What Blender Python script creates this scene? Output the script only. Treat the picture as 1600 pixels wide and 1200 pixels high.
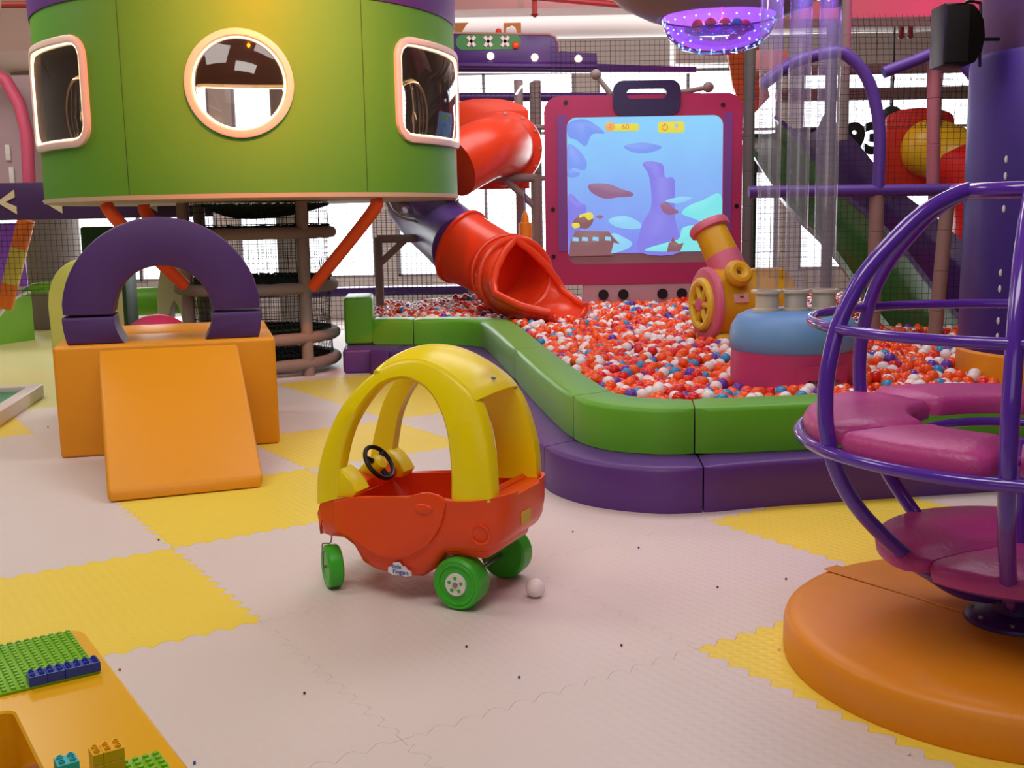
import bpy, bmesh, math, random
from mathutils import Vector, Matrix
PI = math.pi
C = bpy.context.scene.collection
for o in list(bpy.data.objects): bpy.data.objects.remove(o, do_unlink=True)
random.seed(7)
SC = bpy.context.scene

# ---------------------------------------------------------------- camera
PITCH, ROLL = 0.1522, -0.0183
cam_d = bpy.data.cameras.new('camera'); cam = bpy.data.objects.new('camera', cam_d); C.objects.link(cam)
cam_d.sensor_width = 36.0; cam_d.lens = 36.0 * 1706 / 1600; cam_d.clip_start = 0.05; cam_d.clip_end = 200
U_ = Vector((0, math.sin(PITCH), math.cos(PITCH))); X_ = Vector((1, 0, 0)); F_ = Vector((0, math.cos(PITCH), -math.sin(PITCH)))
rt = X_ * math.cos(ROLL) + U_ * math.sin(ROLL); up = -X_ * math.sin(ROLL) + U_ * math.cos(ROLL)
cam.matrix_world = Matrix(((rt.x, up.x, -F_.x, 0), (rt.y, up.y, -F_.y, 0), (rt.z, up.z, -F_.z, 1.302), (0, 0, 0, 1)))
SC.camera = cam

# ---------------------------------------------------------------- world, lights, exposure
W = bpy.data.worlds.new('sky'); SC.world = W; W.use_nodes = True
bg = W.node_tree.nodes['Background']; bg.inputs[0].default_value = (0.93, 0.97, 1.0, 1); bg.inputs[1].default_value = 3.6
SC.view_settings.view_transform = 'Standard'; SC.view_settings.look = 'None'; SC.view_settings.gamma = 1; SC.view_settings.exposure = 0.0
SC.view_settings.use_curve_mapping = False

def light(name, kind, loc, energy, col=(1, 1, 1), size=1.0, size_y=None, target=None, spot=None, blend=0.6, spread=None):
    l = bpy.data.lights.new(name, kind); l.energy = energy; l.color = col
    if kind == 'AREA':
        l.shape = 'RECTANGLE' if size_y else 'SQUARE'; l.size = size
        if size_y: l.size_y = size_y
        if spread: l.spread = spread
    elif kind in ('POINT', 'SPOT'): l.shadow_soft_size = size
    if spot: l.spot_size = spot; l.spot_blend = blend
    o = bpy.data.objects.new(name, l); C.objects.link(o); o.location = loc
    if target is not None:
        d = Vector(target) - Vector(loc); o.rotation_euler = d.to_track_quat('-Z', 'Y').to_euler()
    return o
# ceiling panels of the hall (above the frame) and the daylight of its back window wall
light('ceiling_panel_light', 'AREA', (-0.3, 1.6, 4.2), 92, (1.0, 0.93, 0.88), 2.6, 1.6, target=(-0.1, 3.4, 0))
light('ceiling_panel_light', 'AREA', (-3.2, 4.6, 4.2), 75.6, (1.0, 0.93, 0.86), 2.0, 2.0, target=(-2.8, 6.0, 0))
light('ceiling_panel_light', 'AREA', (2.4, 6.6, 4.1), 80.5, (1.0, 0.93, 0.93), 2.2, 2.2, target=(1.9, 7.4, 0))
light('ceiling_panel_light', 'AREA', (0.3, 6.2, 4.2), 56.1, (1.0, 0.93, 0.9), 1.8, 1.8, target=(0.3, 7.0, 0))
light('ceiling_panel_light', 'AREA', (0.8, 10.6, 4.2), 73.2, (1.0, 0.95, 0.95), 3.0, 1.6, target=(0.8, 11.4, 0))
light('ceiling_panel_light', 'AREA', (-5.2, 9.0, 4.2), 97.6, (1.0, 0.93, 0.84), 2.4, 2.4, target=(-5.2, 10, 0))
light('ceiling_panel_light', 'AREA', (0.0, 15.0, 4.2), 73.2, (1.0, 0.95, 0.95), 8.0, 1.5, target=(0, 15.6, 0))
light('front_fill_light', 'AREA', (-1.0, -3.2, 2.4), 34, (1.0, 0.95, 0.93), 5.0, 2.2, target=(-0.4, 5, 0.6))  # added soft fill from behind the camera; no window stands there
light('sky_light', 'AREA', (-0.6, 16.8, 2.0), 420, (0.95, 0.98, 1.0), 12.0, 2.8, target=(-0.6, 5, 0.2))
light('yellow_party_spot', 'SPOT', (-1.0, 5.6, 4.1), 1450, (1.0, 0.18, 0.0), 0.06, target=(-1.75, 8.1, 2.75), spot=math.radians(52), blend=1.0)
light('pink_party_spot', 'SPOT', (1.6, 3.4, 4.0), 55, (1.0, 0.25, 0.42), 0.06, target=(0.55, 4.1, 0), spot=math.radians(34), blend=1.0)
light('magenta_party_spot', 'SPOT', (4.4, 8.2, 2.9), 190, (1.0, 0.0, 0.38), 0.05, target=(3.4, 10.0, 3.5), spot=math.radians(80), blend=1.0)
light('magenta_party_spot', 'SPOT', (1.2, 10.2, 3.0), 110, (1.0, 0.1, 0.5), 0.05, target=(0.6, 12.0, 4.2), spot=math.radians(80), blend=1.0)
light('violet_party_spot', 'SPOT', (3.1, 3.2, 3.9), 50, (0.75, 0.2, 1.0), 0.05, target=(1.9, 3.2, 0.6), spot=math.radians(46), blend=1.0)

# ---------------------------------------------------------------- materials
def lin(h):
    h = h.lstrip('#'); c = [int(h[i:i+2], 16) / 255 for i in (0, 2, 4)]
    return tuple(x / 12.92 if x <= 0.04045 else ((x + 0.055) / 1.055) ** 2.4 for x in c) + (1,)
MATS = {}
def mat(name, col, rough=0.5, metal=0.0, bump=0.0, bscale=40, var=0.0, vscale=3, emit=None, estr=1.0, coat=0.0, alpha=1.0, trans=0.0, ior=1.45, sss=0.0, sheen=0.0):
    if name in MATS: return MATS[name]
    m = bpy.data.materials.new(name); m.use_nodes = True; nt = m.node_tree; b = nt.nodes['Principled BSDF']
    c = lin(col) if isinstance(col, str) else tuple(col) + (1,)
    b.inputs['Base Color'].default_value = c; b.inputs['Roughness'].default_value = rough; b.inputs['Metallic'].default_value = metal
    b.inputs['IOR'].default_value = ior
    if coat: b.inputs['Coat Weight'].default_value = coat; b.inputs['Coat Roughness'].default_value = 0.08
    if sheen: b.inputs['Sheen Weight'].default_value = sheen
    if sss:
        b.inputs['Subsurface Weight'].default_value = sss; b.inputs['Subsurface Radius'].default_value = (0.02, 0.01, 0.008)
    if alpha < 1: b.inputs['Alpha'].default_value = alpha
    if trans: b.inputs['Transmission Weight'].default_value = trans
    if emit:
        b.inputs['Emission Color'].default_value = lin(emit); b.inputs['Emission Strength'].default_value = estr
    tc = nt.nodes.new('ShaderNodeTexCoord')
    n = nt.nodes.new('ShaderNodeTexNoise'); n.inputs['Scale'].default_value = vscale; n.inputs['Detail'].default_value = 4
    nt.links.new(tc.outputs['Object'], n.inputs['Vector'])
    v = max(var, 0.03)
    r = nt.nodes.new('ShaderNodeMapRange'); r.inputs['To Min'].default_value = 1 - v; r.inputs['To Max'].default_value = 1 + v * 0.6
    nt.links.new(n.outputs['Fac'], r.inputs['Value'])
    mx = nt.nodes.new('ShaderNodeVectorMath'); mx.operation = 'SCALE'; mx.inputs[0].default_value = c[:3]
    nt.links.new(r.outputs['Result'], mx.inputs['Scale']); nt.links.new(mx.outputs['Vector'], b.inputs['Base Color'])
    if bump:
        n2 = nt.nodes.new('ShaderNodeTexNoise'); n2.inputs['Scale'].default_value = bscale; n2.inputs['Detail'].default_value = 5
        nt.links.new(tc.outputs['Object'], n2.inputs['Vector'])
        bp = nt.nodes.new('ShaderNodeBump'); bp.inputs['Strength'].default_value = bump; bp.inputs['Distance'].default_value = 0.01
        nt.links.new(n2.outputs['Fac'], bp.inputs['Height']); nt.links.new(bp.outputs['Normal'], b.inputs['Normal'])
    MATS[name] = m; return m
def thin_glass(name, tint=(1, 1, 1), refl=0.1, rough=0.02, body=0.0, bodycol='#ffffff', top=1.0):
    if name in MATS: return MATS[name]
    m = bpy.data.materials.new(name); m.use_nodes = True; nt = m.node_tree; nt.nodes.clear()
    out = nt.nodes.new('ShaderNodeOutputMaterial'); tr = nt.nodes.new('ShaderNodeBsdfTransparent'); tr.inputs[0].default_value = tint + (1,)
    gl = nt.nodes.new('ShaderNodeBsdfGlossy'); gl.inputs['Roughness'].default_value = rough
    lw = nt.nodes.new('ShaderNodeFresnel'); lw.inputs[0].default_value = 1.45
    mr = nt.nodes.new('ShaderNodeMapRange'); mr.inputs['To Min'].default_value = refl; mr.inputs['To Max'].default_value = top
    nt.links.new(lw.outputs[0], mr.inputs['Value'])
    mx = nt.nodes.new('ShaderNodeMixShader'); nt.links.new(mr.outputs[0], mx.inputs[0]); nt.links.new(tr.outputs[0], mx.inputs[1]); nt.links.new(gl.outputs[0], mx.inputs[2])
    last = mx
    if body:
        df = nt.nodes.new('ShaderNodeBsdfDiffuse'); df.inputs[0].default_value = lin(bodycol)
        m2 = nt.nodes.new('ShaderNodeMixShader'); m2.inputs[0].default_value = body
        nt.links.new(mx.outputs[0], m2.inputs[1]); nt.links.new(df.outputs[0], m2.inputs[2]); last = m2
    nt.links.new(last.outputs[0], out.inputs[0]); MATS[name] = m; return m
def emis(name, col, s):
    return mat(name, col, 0.5, emit=col, estr=s)

M_lime = mat('lime_vinyl', '#62ae26', 0.42, sheen=0.12, bump=0.12, bscale=260, var=0.05)
M_drum = mat('lime_fabric', '#55962a', 0.5, bump=0.15, bscale=300, var=0.05)
M_purple = mat('purple_vinyl', '#5a3280', 0.4, bump=0.12, bscale=260, var=0.06)
M_dpurple = mat('dark_purple_paint', '#44216e', 0.35, var=0.05)
M_orange = mat('orange_vinyl', '#ec9a12', 0.45, bump=0.12, bscale=260, var=0.05)
M_disc = mat('amber_vinyl', '#e88f1a', 0.4, bump=0.12, bscale=240, var=0.08, vscale=4)
M_pink = mat('raspberry_vinyl', '#ba3f86', 0.4, bump=0.25, bscale=60, var=0.1)
M_frame = mat('purple_gloss_paint', '#5a2fa6', 0.16, coat=0.6)
M_red = mat('red_orange_plastic', '#ea4a14', 0.32, bump=0.05, bscale=300)
M_yel = mat('yellow_plastic', '#f4de06', 0.3, bump=0.05, bscale=300)
M_grn = mat('green_plastic', '#3db32c', 0.35)
M_white = mat('white_plastic', '#e6e0dc', 0.4)
M_black = mat('black_plastic', '#14100f', 0.35)
M_steel = mat('steel', '#9a9590', 0.3, metal=0.9)
M_slide = mat('orange_red_slide_plastic', '#e8421f', 0.28, sss=0.0)
M_slidey = mat('yellow_slide_plastic', '#e8b820', 0.3)
M_pslide = mat('purple_slide_plastic', '#5b3a90', 0.42)
M_gslide = mat('dark_green_slide_plastic', '#1c4c1e', 0.25)
M_foampost = mat('grey_foam_padding', '#8b7f7a', 0.7, bump=0.2, bscale=60, var=0.1)
M_net = mat('black_net_cord', '#1d1c22', 0.8)
M_gnet = mat('dark_green_net_cord', '#173324', 0.8)
M_magenta = mat('magenta_board', '#ac2a5e', 0.45, var=0.04)
M_strut = mat('orange_strut_padding', '#e0501c', 0.5)
M_wall = mat('beige_wall_paint', '#b3a79d', 0.8, var=0.06, vscale=1)
M_ceil = mat('ceiling_paint', '#c2b2a6', 0.85, var=0.06, vscale=1)
M_beam = mat('concrete_beam', '#b79a8e', 0.85, var=0.08, vscale=1)
M_tabl = mat('amber_table_plastic', '#ebb010', 0.22, var=0.04)
M_plate = mat('lime_plate_plastic', '#7fbe2a', 0.3)
M_blue = mat('blue_brick_plastic', '#1f3fa8', 0.28)
M_pane = thin_glass('clear_pane', (1, 1, 1), 0.02)
M_acr = thin_glass('clear_acrylic', (0.97, 0.96, 0.99), 0.05, 0.05, 0.11, '#e2dcf4', 0.45)
M_cush = mat('pastel_blue_vinyl', '#6f9fd6', 0.42, bump=0.1, bscale=200)
M_cpink = mat('pink_vinyl', '#c83e78', 0.45, bump=0.1, bscale=200)
M_lpink = mat('light_pink_plastic', '#e0708c', 0.4)
M_cyel = mat('mustard_plastic', '#e0a818', 0.42, bump=0.08, bscale=150)

# ---------------------------------------------------------------- mesh helpers
def V(*a): return Vector(a)
class MB:
    def __init__(s): s.bm = bmesh.new(); s.mi = 0
    def _new(s, fs):
        for f in fs: f.material_index = s.mi; f.smooth = True
    def box(s, c, d, rz=0, bev=0, seg=2, rot=None):
        r = bmesh.ops.create_cube(s.bm, size=1)
        vs = r['verts']
        for v in vs: v.co = Vector((v.co.x * d[0], v.co.y * d[1], v.co.z * d[2]))
        es = list({e for v in vs for e in v.link_edges}); fs = {f for v in vs for f in v.link_faces}
        if bev:
            rb = bmesh.ops.bevel(s.bm, geom=es, offset=bev, segments=seg, affect='EDGES', profile=0.5)
            vs = list({v for f in rb['faces'] for v in f.verts} | {v for v in vs if v.is_valid}); fs = {f for v in vs for f in v.link_faces}
        m = Matrix.Translation(Vector(c)) @ (rot if rot is not None else Matrix.Rotation(rz, 4, 'Z'))
        bmesh.ops.transform(s.bm, matrix=m, verts=vs); s._new(fs); return vs
    def strip(s, rings, close=True, caps=True, closed_path=False):
        bm = s.bm; R = [[bm.verts.new(Vector(p)) for p in r] for r in rings]; n = len(R[0]); fs = []
        N = len(R); rng = range(N) if closed_path else range(N - 1)
        for i in rng:
            a, b = R[i], R[(i + 1) % N]
            for j in range(n if close else n - 1):
                k = (j + 1) % n
                try: fs.append(bm.faces.new((a[j], a[k], b[k], b[j])))
                except ValueError: pass
        if caps and not closed_path and close:
            fs.append(bm.faces.new(R[0][::-1])); fs.append(bm.faces.new(R[-1]))
        s._new(fs); return R
    def tube(s, pts, r, seg=10, closed=False, caps=True):
        pts = [Vector(p) for p in pts]; N = len(pts); rr = r if isinstance(r, (list, tuple)) else [r] * N
        tang = []
        for i in range(N):
            a = pts[(i - 1) % N] if (closed or i > 0) else pts[i]; b = pts[(i + 1) % N] if (closed or i < N - 1) else pts[i]
            tang.append((b - a).normalized())
        t = tang[0]; nrm = t.orthogonal().normalized()
        if abs(t.z) < 0.9: nrm = (V(0, 0, 1) - t * t.z).normalized()
        rings = []
        for i in range(N):
            t = tang[i]; nrm = (nrm - t * nrm.dot(t)).normalized(); bn = t.cross(nrm)
            rings.append([pts[i] + (nrm * math.cos(2 * PI * k / seg) + bn * math.sin(2 * PI * k / seg)) * rr[i] for k in range(seg)])
        s.strip(rings, True, caps, closed); return s
    def cyl(s, a, b, r, r2=None, seg=16): return s.tube([a, b], [r, r if r2 is None else r2], seg)
    def lathe(s, prof, c=(0, 0, 0), axis='Z', seg=32, a0=0, a1=2 * PI, closed=False):
        c = Vector(c); full = abs(a1 - a0 - 2 * PI) < 1e-6; rings = []
        for k in range(seg if full else seg + 1):
            a = a0 + (a1 - a0) * k / seg; ca, sa = math.cos(a), math.sin(a); ring = []
            for (r, h) in prof:
                p = {'Z': (r * ca, r * sa, h), 'Y': (r * ca, h, r * sa), 'X': (h, r * ca, r * sa)}[axis] if isinstance(axis, str) else None
                ring.append(c + (Vector(p) if p else axis @ Vector((r * ca, r * sa, h))))
            rings.append(ring)
        s.strip(rings, closed, full is False and closed, full); 
        bmesh.ops.remove_doubles(s.bm, verts=list({v for v in s.bm.verts}), dist=1e-6)
        return s
    def prism(s, pts, o, ex, ey, th, bev=0, seg=2):
        """polygon pts (2D) in the frame o, ex, ey, extruded th along ex x ey (from the plane backwards)"""
        o, ex, ey = Vector(o), Vector(ex).normalized(), Vector(ey).normalized(); en = ex.cross(ey)
        bm = s.bm; A = [bm.verts.new(o + ex * p[0] + ey * p[1]) for p in pts]; B = [bm.verts.new(o + ex * p[0] + ey * p[1] - en * th) for p in pts]
        n = len(pts); fs = [bm.faces.new(A), bm.faces.new(B[::-1])]
        for i in range(n): fs.append(bm.faces.new((A[i], B[i], B[(i + 1) % n], A[(i + 1) % n])))
        if bev:
            es = list(fs[0].edges) + list(fs[1].edges)
            s._new(fs)
            r = bmesh.ops.bevel(bm, geom=es, offset=bev, segments=seg, affect='EDGES', profile=0.5)
            fs = [f for f in r['faces']]
        s._new([f for f in fs if f.is_valid]); return s
    def ringprism(s, outer, inner, o, ex, ey, th):
        o, ex, ey = Vector(o), Vector(ex).normalized(), Vector(ey).normalized(); en = ex.cross(ey)
        P = lambda p, d: o + ex * p[0] + ey * p[1] - en * d
        rings = [[P(a, 0), P(b, 0), P(b, th), P(a, th)] for a, b in zip(outer, inner)]
        s.strip(rings, True, False, True); return s
    def sphere(s, c, r, seg=16, sub=None, sc=(1, 1, 1)):
        if sub: rr = bmesh.ops.create_icosphere(s.bm, subdivisions=sub, radius=r)
        else: rr = bmesh.ops.create_uvsphere(s.bm, u_segments=seg, v_segments=max(6, seg // 2), radius=r)
        for v in rr['verts']: v.co = Vector((v.co.x * sc[0], v.co.y * sc[1], v.co.z * sc[2])) + Vector(c)
        s._new({f for v in rr['verts'] for f in v.link_faces}); return s
    def build(s, name, mats, parent=None, sharp=35, origin=None, rot=0, keep=False, normals=True):
        if normals: bmesh.ops.recalc_face_normals(s.bm, faces=s.bm.faces)
        me = bpy.data.meshes.new(name)
        if origin is None and parent is None and not keep:
            xs = [v.co for v in s.bm.verts]
            mn = [min(c[i] for c in xs) for i in range(3)]; mx = [max(c[i] for c in xs) for i in range(3)]
            origin = Vector(((mn[0] + mx[0]) / 2, (mn[1] + mx[1]) / 2, mn[2]))
        if origin is not None and parent is None:
            for v in s.bm.verts: v.co -= Vector(origin)
        s.bm.to_mesh(me); s.bm.free()
        for m in (mats if isinstance(mats, (list, tuple)) else [mats]): me.materials.append(m)
        if sharp: me.set_sharp_from_angle(angle=math.radians(sharp))
        o = bpy.data.objects.new(name, me); C.objects.link(o)
        if origin is not None and parent is None: o.location = origin
        if parent is not None: o.parent = parent
        return o
def tag(o, label, cat, group=None, kind=None):
    o['label'] = label; o['category'] = cat
    if group: o['group'] = group
    if kind: o['kind'] = kind
    return o
def thing(name, label, cat, loc=(0, 0, 0), rz=0, group=None):
    o = bpy.data.objects.new(name, None); C.objects.link(o); o.location = loc; o.rotation_euler = (0, 0, rz); o.empty_display_size = 0.1
    return tag(o, label, cat, group)
def struct(o): o['kind'] = 'structure'; return o
def copy_tree(o, parent=None):
    c = o.copy(); C.objects.link(c)
    if parent is not None: c.parent = parent
    for ch in [x for x in bpy.data.objects if x.parent is o]: copy_tree(ch, c)
    return c
def circ(cx, cy, r, n=24, a0=0, a1=2 * PI, sy=1):
    full = abs(a1 - a0) > 2 * PI - 1e-6
    return [(cx + r * math.cos(a0 + (a1 - a0) * k / (n if full else n - 1)), cy + sy * r * math.sin(a0 + (a1 - a0) * k / (n if full else n - 1))) for k in range(n)]
def rrect(x0, y0, x1, y1, r, k=6):
    P = []
    for (cx, cy, a) in ((x1 - r, y1 - r, 0), (x0 + r, y1 - r, 90), (x0 + r, y0 + r, 180), (x1 - r, y0 + r, 270)):
        for i in range(k): t = math.radians(a + 90 * i / (k - 1)); P.append((cx + r * math.cos(t), cy + r * math.sin(t)))
    return P
def catmull(P, n=6):
    P = [Vector(p) for p in P]; out = []
    for i in range(len(P) - 1):
        a = P[max(i - 1, 0)]; b = P[i]; c = P[i + 1]; d = P[min(i + 2, len(P) - 1)]
        for k in range(n):
            t = k / n; out.append(0.5 * ((2 * b) + (c - a) * t + (2 * a - 5 * b + 4 * c - d) * t * t + (3 * b - a - 3 * c + d) * t ** 3))
    out.append(P[-1]); return out
def text(name, body, size, loc, rot, m, parent=None, ext=0.002, al='CENTER', off=0.0):
    cu = bpy.data.curves.new(name, 'FONT'); cu.body = body; cu.size = size; cu.offset = off; cu.extrude = ext; cu.align_x = al; cu.align_y = 'CENTER'
    cu.resolution_u = 4; tmp = bpy.data.objects.new('tmp', cu); C.objects.link(tmp); bpy.context.view_layer.update()
    me = bpy.data.meshes.new_from_object(tmp.evaluated_get(bpy.context.evaluated_depsgraph_get())); bpy.data.objects.remove(tmp, do_unlink=True)
    me.materials.clear(); me.materials.append(m); o = bpy.data.objects.new(name, me); C.objects.link(o)
    if parent is not None: o.parent = parent
    if isinstance(rot, Matrix): o.matrix_local = Matrix.Translation(Vector(loc)) @ rot
    else: o.location = loc; o.rotation_euler = rot
    return o
def net(label, o, ex, ey, w, h, sp=0.05, r=0.0016, m=None, name='safety_net', group=None, sag=0.0):
    b = MB(); o, ex, ey = Vector(o), Vector(ex).normalized(), Vector(ey).normalized(); en = ex.cross(ey)
    def pt(a, c): return o + ex * a + ey * c + en * sag * math.sin(PI * a / w) * math.sin(PI * c / h)
    for i in range(int(w / sp) + 1):
        b.tube([pt(i * sp, h * k / 4) for k in range(5)], r, 3, caps=False)
    for j in range(int(h / sp) + 1):
        b.tube([pt(w * k / 8, j * sp) for k in range(9)], r, 3, caps=False)
    return tag(b.build(name, m or M_net, sharp=0, normals=False), label, 'net', group)
def pole(p0, p1, r, label, m=None, name='padded_post', group=None, cat='post'):
    b = MB(); p0, p1 = Vector(p0), Vector(p1); L = (p1 - p0).length; n = max(2, int(L / 0.25)); pts = []; rr = []
    for i in range(n + 1):
        pts.append(p0.lerp(p1, i / n)); rr.append(r)
        if 0 < i < n: pts.append(p0.lerp(p1, i / n + 0.004 / L)); rr.append(r * 0.93); pts.append(p0.lerp(p1, i / n + 0.008 / L)); rr.append(r)
    b.tube(pts, rr, 14)
    return tag(b.build(name, m or M_foampost), label, cat, group)

# ================================================================ THE ROOM
b = MB(); b.box((0, 7, -0.06), (20, 24, 0.09)); struct(b.build('floor', mat('subfloor_grey', '#8d8077', 0.8), keep=True))
b = MB(); b.box((0, 7, 4.5), (20, 24, 0.2)); struct(b.build('ceiling', M_ceil, keep=True))
b = MB(); b.box((-10.05, 7, 2.2), (0.1, 24, 4.6)); struct(b.build('wall_left', M_wall, keep=True))
b = MB(); b.box((10.05, 7, 2.2), (0.1, 24, 4.6)); struct(b.build('wall_right', M_wall, keep=True))
b = MB(); b.box((0, -5.05, 2.2), (20, 0.1, 4.6)); struct(b.build('wall_front', M_wall, keep=True))
# window wall: sill, lintel and piers around six openings
b = MB(); b.box((0, 17.1, 0.18), (20, 0.2, 0.44)); b.box((0, 17.1, 3.97), (20, 0.2, 1.0))
px = [-10, -7.1, -4.35, -1.9, 1.2, 4.3, 7.4, 10]
for x in px: b.box((x, 17.1, 1.935), (0.34, 0.2, 3.07))
struct(b.build('wall_back', mat('window_wall_paint', '#cfc5be', 0.8, var=0.05), keep=True))
for i in range(7):
    xa, xb = px[i] + 0.17, px[i + 1] - 0.17; zc = 1.935
    f = MB(); w = xb - xa
    for z in (0.42, 3.45): f.box(((xa + xb) / 2, 17.05, z), (w, 0.06, 0.05))
    for x in (xa + 0.02, (xa + xb) / 2, xb - 0.02): f.box((x, 17.05, zc), (0.045, 0.06, 3.03))
    f.box(((xa + xb) / 2, 17.05, 2.55), (w, 0.05, 0.04))
    fo = struct(f.build('window_%d' % (i + 1), mat('window_frame_grey', '#9a9498', 0.5), keep=True))
    g = MB(); g.box(((xa + xb) / 2, 17.06, zc), (w, 0.008, 3.0)); g.build('pane', M_pane, fo)
# ceiling beam, duct, pipes
b = MB(); b.box((0, 12.9, 4.02), (20, 0.5, 0.86)); struct(b.build('trim_1', M_beam, keep=True))
b = MB(); b.box((6.0, 10.2, 3.70), (9.0, 0.5, 1.46)); struct(b.build('trim_2', mat('painted_beam', '#b07a72', 0.8, var=0.1, vscale=2), keep=True))
b = MB(); b.tube([(-3.2, 15.9, 3.92), (9, 15.9, 3.92)], 0.16, 20); tag(b.build('air_duct', mat('white_duct_paint', '#d9d3d0', 0.6)), 'long round white air duct under the ceiling in front of the window wall', 'duct')
b = MB()
b.box((2.66, 15.0, 3.55), (0.9, 0.5, 0.62), bev=0.02); tag(b.build('ceiling_unit', mat('white_unit_paint', '#d8d2ce', 0.6)), 'white boxy air unit hanging under the ceiling left of the glowing saucer lamp', 'air unit')
p = MB(); p.tube([(-1.6, 12.2, 3.86), (-0.55, 12.2, 3.72), (2.3, 12.4, 3.45), (5.0, 12.4, 3.33), (9, 12.4, 3.22)], 0.035, 10)
pr = tag(p.build('sprinkler_pipe', mat('red_pipe_paint', '#8e2a24', 0.5)), 'dark red sprinkler pipe running under the ceiling behind the game screen', 'pipe')
for x, z in ((0.32, 3.6), (4.3, 3.3), (4.4, 3.3)):
    q = MB(); q.tube([(x, 12.3, z + 0.02), (x, 12.3, z - 0.14)], 0.03, 8); q.tube([(x, 12.3, z - 0.14), (x, 12.3, z - 0.17)], [0.05, 0.01], 8)
    h = q.build('sprinkler_head', mat('red_pipe_paint', '#8e2a24', 0.5), pr); h.location = -pr.location
q = MB(); q.tube([(-9, 10.6, 3.42), (-5.0, 10.6, 3.34), (-1.5, 10.6, 3.30)], 0.03, 8)
tag(q.build('water_pipe', mat('red_pipe_paint', '#8e2a24', 0.5)), 'thin dark red pipe under the ceiling left of the green drum house', 'pipe')
q = MB(); q.tube(catmull([(-4.62, 10.4, 4.4), (-4.62, 10.4, 3.6), (-4.62, 10.4, 3.3), (-4.72, 10.4, 3.2), (-5.4, 10.4, 3.2)], 5), 0.018, 8)
tag(q.build('conduit', M_beam), 'thin bent beige conduit hanging left of the green drum house', 'conduit')
b = MB(); b.box((-6.4, 13.6, 3.75), (5.0, 3.0, 1.2)); struct(b.build('trim_3', M_beam, keep=True))
# round concrete columns
for (x, y, r, lb) in ((-5.80, 14.0, 0.33, 'round grey concrete column behind the net left of the purple arch'), (-2.75, 13.8, 0.16, 'slim grey column seen through the round net tower')):
    q = MB(); q.cyl((x, y, 0.0), (x, y, 4.4), r, seg=32); tag(q.build('round_column', mat('column_grey', '#8f867f', 0.8, var=0.08)), lb, 'column')

# ---------------------------------------------------------------- jigsaw foam mats
TH = -0.993; c0 = V(-1.388, 4.267, 0); TA = V(math.cos(TH), math.sin(TH), 0); TB = V(-math.sin(TH), math.cos(TH), 0)
def mat_mat(name, col):
    m = mat(name, col, 0.5, var=0.05, vscale=2.0); nt = m.node_tree; b = nt.nodes['Principled BSDF']
    tc = nt.nodes.new('ShaderNodeTexCoord'); w = []
    for ax in ('X', 'Y'):
        t = nt.nodes.new('ShaderNodeTexWave'); t.wave_type = 'BANDS'; t.bands_direction = ax; t.inputs['Scale'].default_value = 9.0; t.inputs['Distortion'].default_value = 0.4
        nt.links.new(tc.outputs['Object'], t.inputs['Vector']); w.append(t)
    mu = nt.nodes.new('ShaderNodeMath'); mu.operation = 'MULTIPLY'
    nt.links.new(w[0].outputs['Fac'], mu.inputs[0]); nt.links.new(w[1].outputs['Fac'], mu.inputs[1])
    bp = nt.nodes.new('ShaderNodeBump'); bp.inputs['Strength'].default_value = 0.28; bp.inputs['Distance'].default_value = 0.004
    nt.links.new(mu.outputs[0], bp.inputs['Height']); nt.links.new(bp.outputs['Normal'], b.inputs['Normal']); return m
M_mw = mat_mat('white_foam_mat', '#dccfca'); M_my = mat_mat('yellow_foam_mat', '#efd44a'); M_mp = mat_mat('pale_yellow_foam_mat', '#ddd888')
def mat_mesh(name, m):
    NT = 12; AMP = 0.016; n = NT * 8; E = []
    for i in range(n + 1):
        t = i / n; ph = (t * NT) % 1.0
        s = 4 * ph if ph < .25 else (1 if ph < .5 else (0 if False else max(-1, 1 - 8 * (ph - .5)) if ph < .75 else -1 + 4 * (ph - .75)))
        if t < 0.5 / NT or t > 1 - 0.5 / NT: s = 0
        E.append((t, AMP * s))
    P = [(t, d) for t, d in E[:-1]] + [(1 - d, t) for t, d in E[:-1]] + [(t, 1 + d) for t, d in E[:0:-1]] + [(-d, t) for t, d in E[:0:-1]]
    P = [(0.5 + (x - 0.5) * 0.9988, 0.5 + (y - 0.5) * 0.9988) for x, y in P]
    b = MB(); bm = b.bm; A = [bm.verts.new((x, y, 0)) for x, y in P]; B = [bm.verts.new((x, y, -0.014)) for x, y in P]
    Q = [(min(max(x, .06), .94), min(max(y, .06), .94)) for x, y in P]; k = len(A)
    D = [bm.verts.new((x, y, 0)) for x, y in Q]
    for i in range(k): bm.faces.new((A[i], A[(i + 1) % k], D[(i + 1) % k], D[i]))
    bmesh.ops.remove_doubles(bm, verts=D, dist=1e-5)
    cs = [bm.verts.new(c) for c in ((.06, .06, 0), (.94, .06, 0), (.94, .94, 0), (.06, .94, 0))]
    bm.faces.new(cs)
    for i in range(k): bm.faces.new((A[i], B[i], B[(i + 1) % k], A[(i + 1) % k]))
    me = bpy.data.meshes.new(name); bmesh.ops.recalc_face_normals(bm, faces=bm.faces); bm.to_mesh(me); bm.free(); me.materials.append(m); return me
mew, mey, mep = mat_mesh('foam_mat_white', M_mw), mat_mesh('foam_mat_yellow', M_my), mat_mesh('foam_mat_pale', M_mp)
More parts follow.
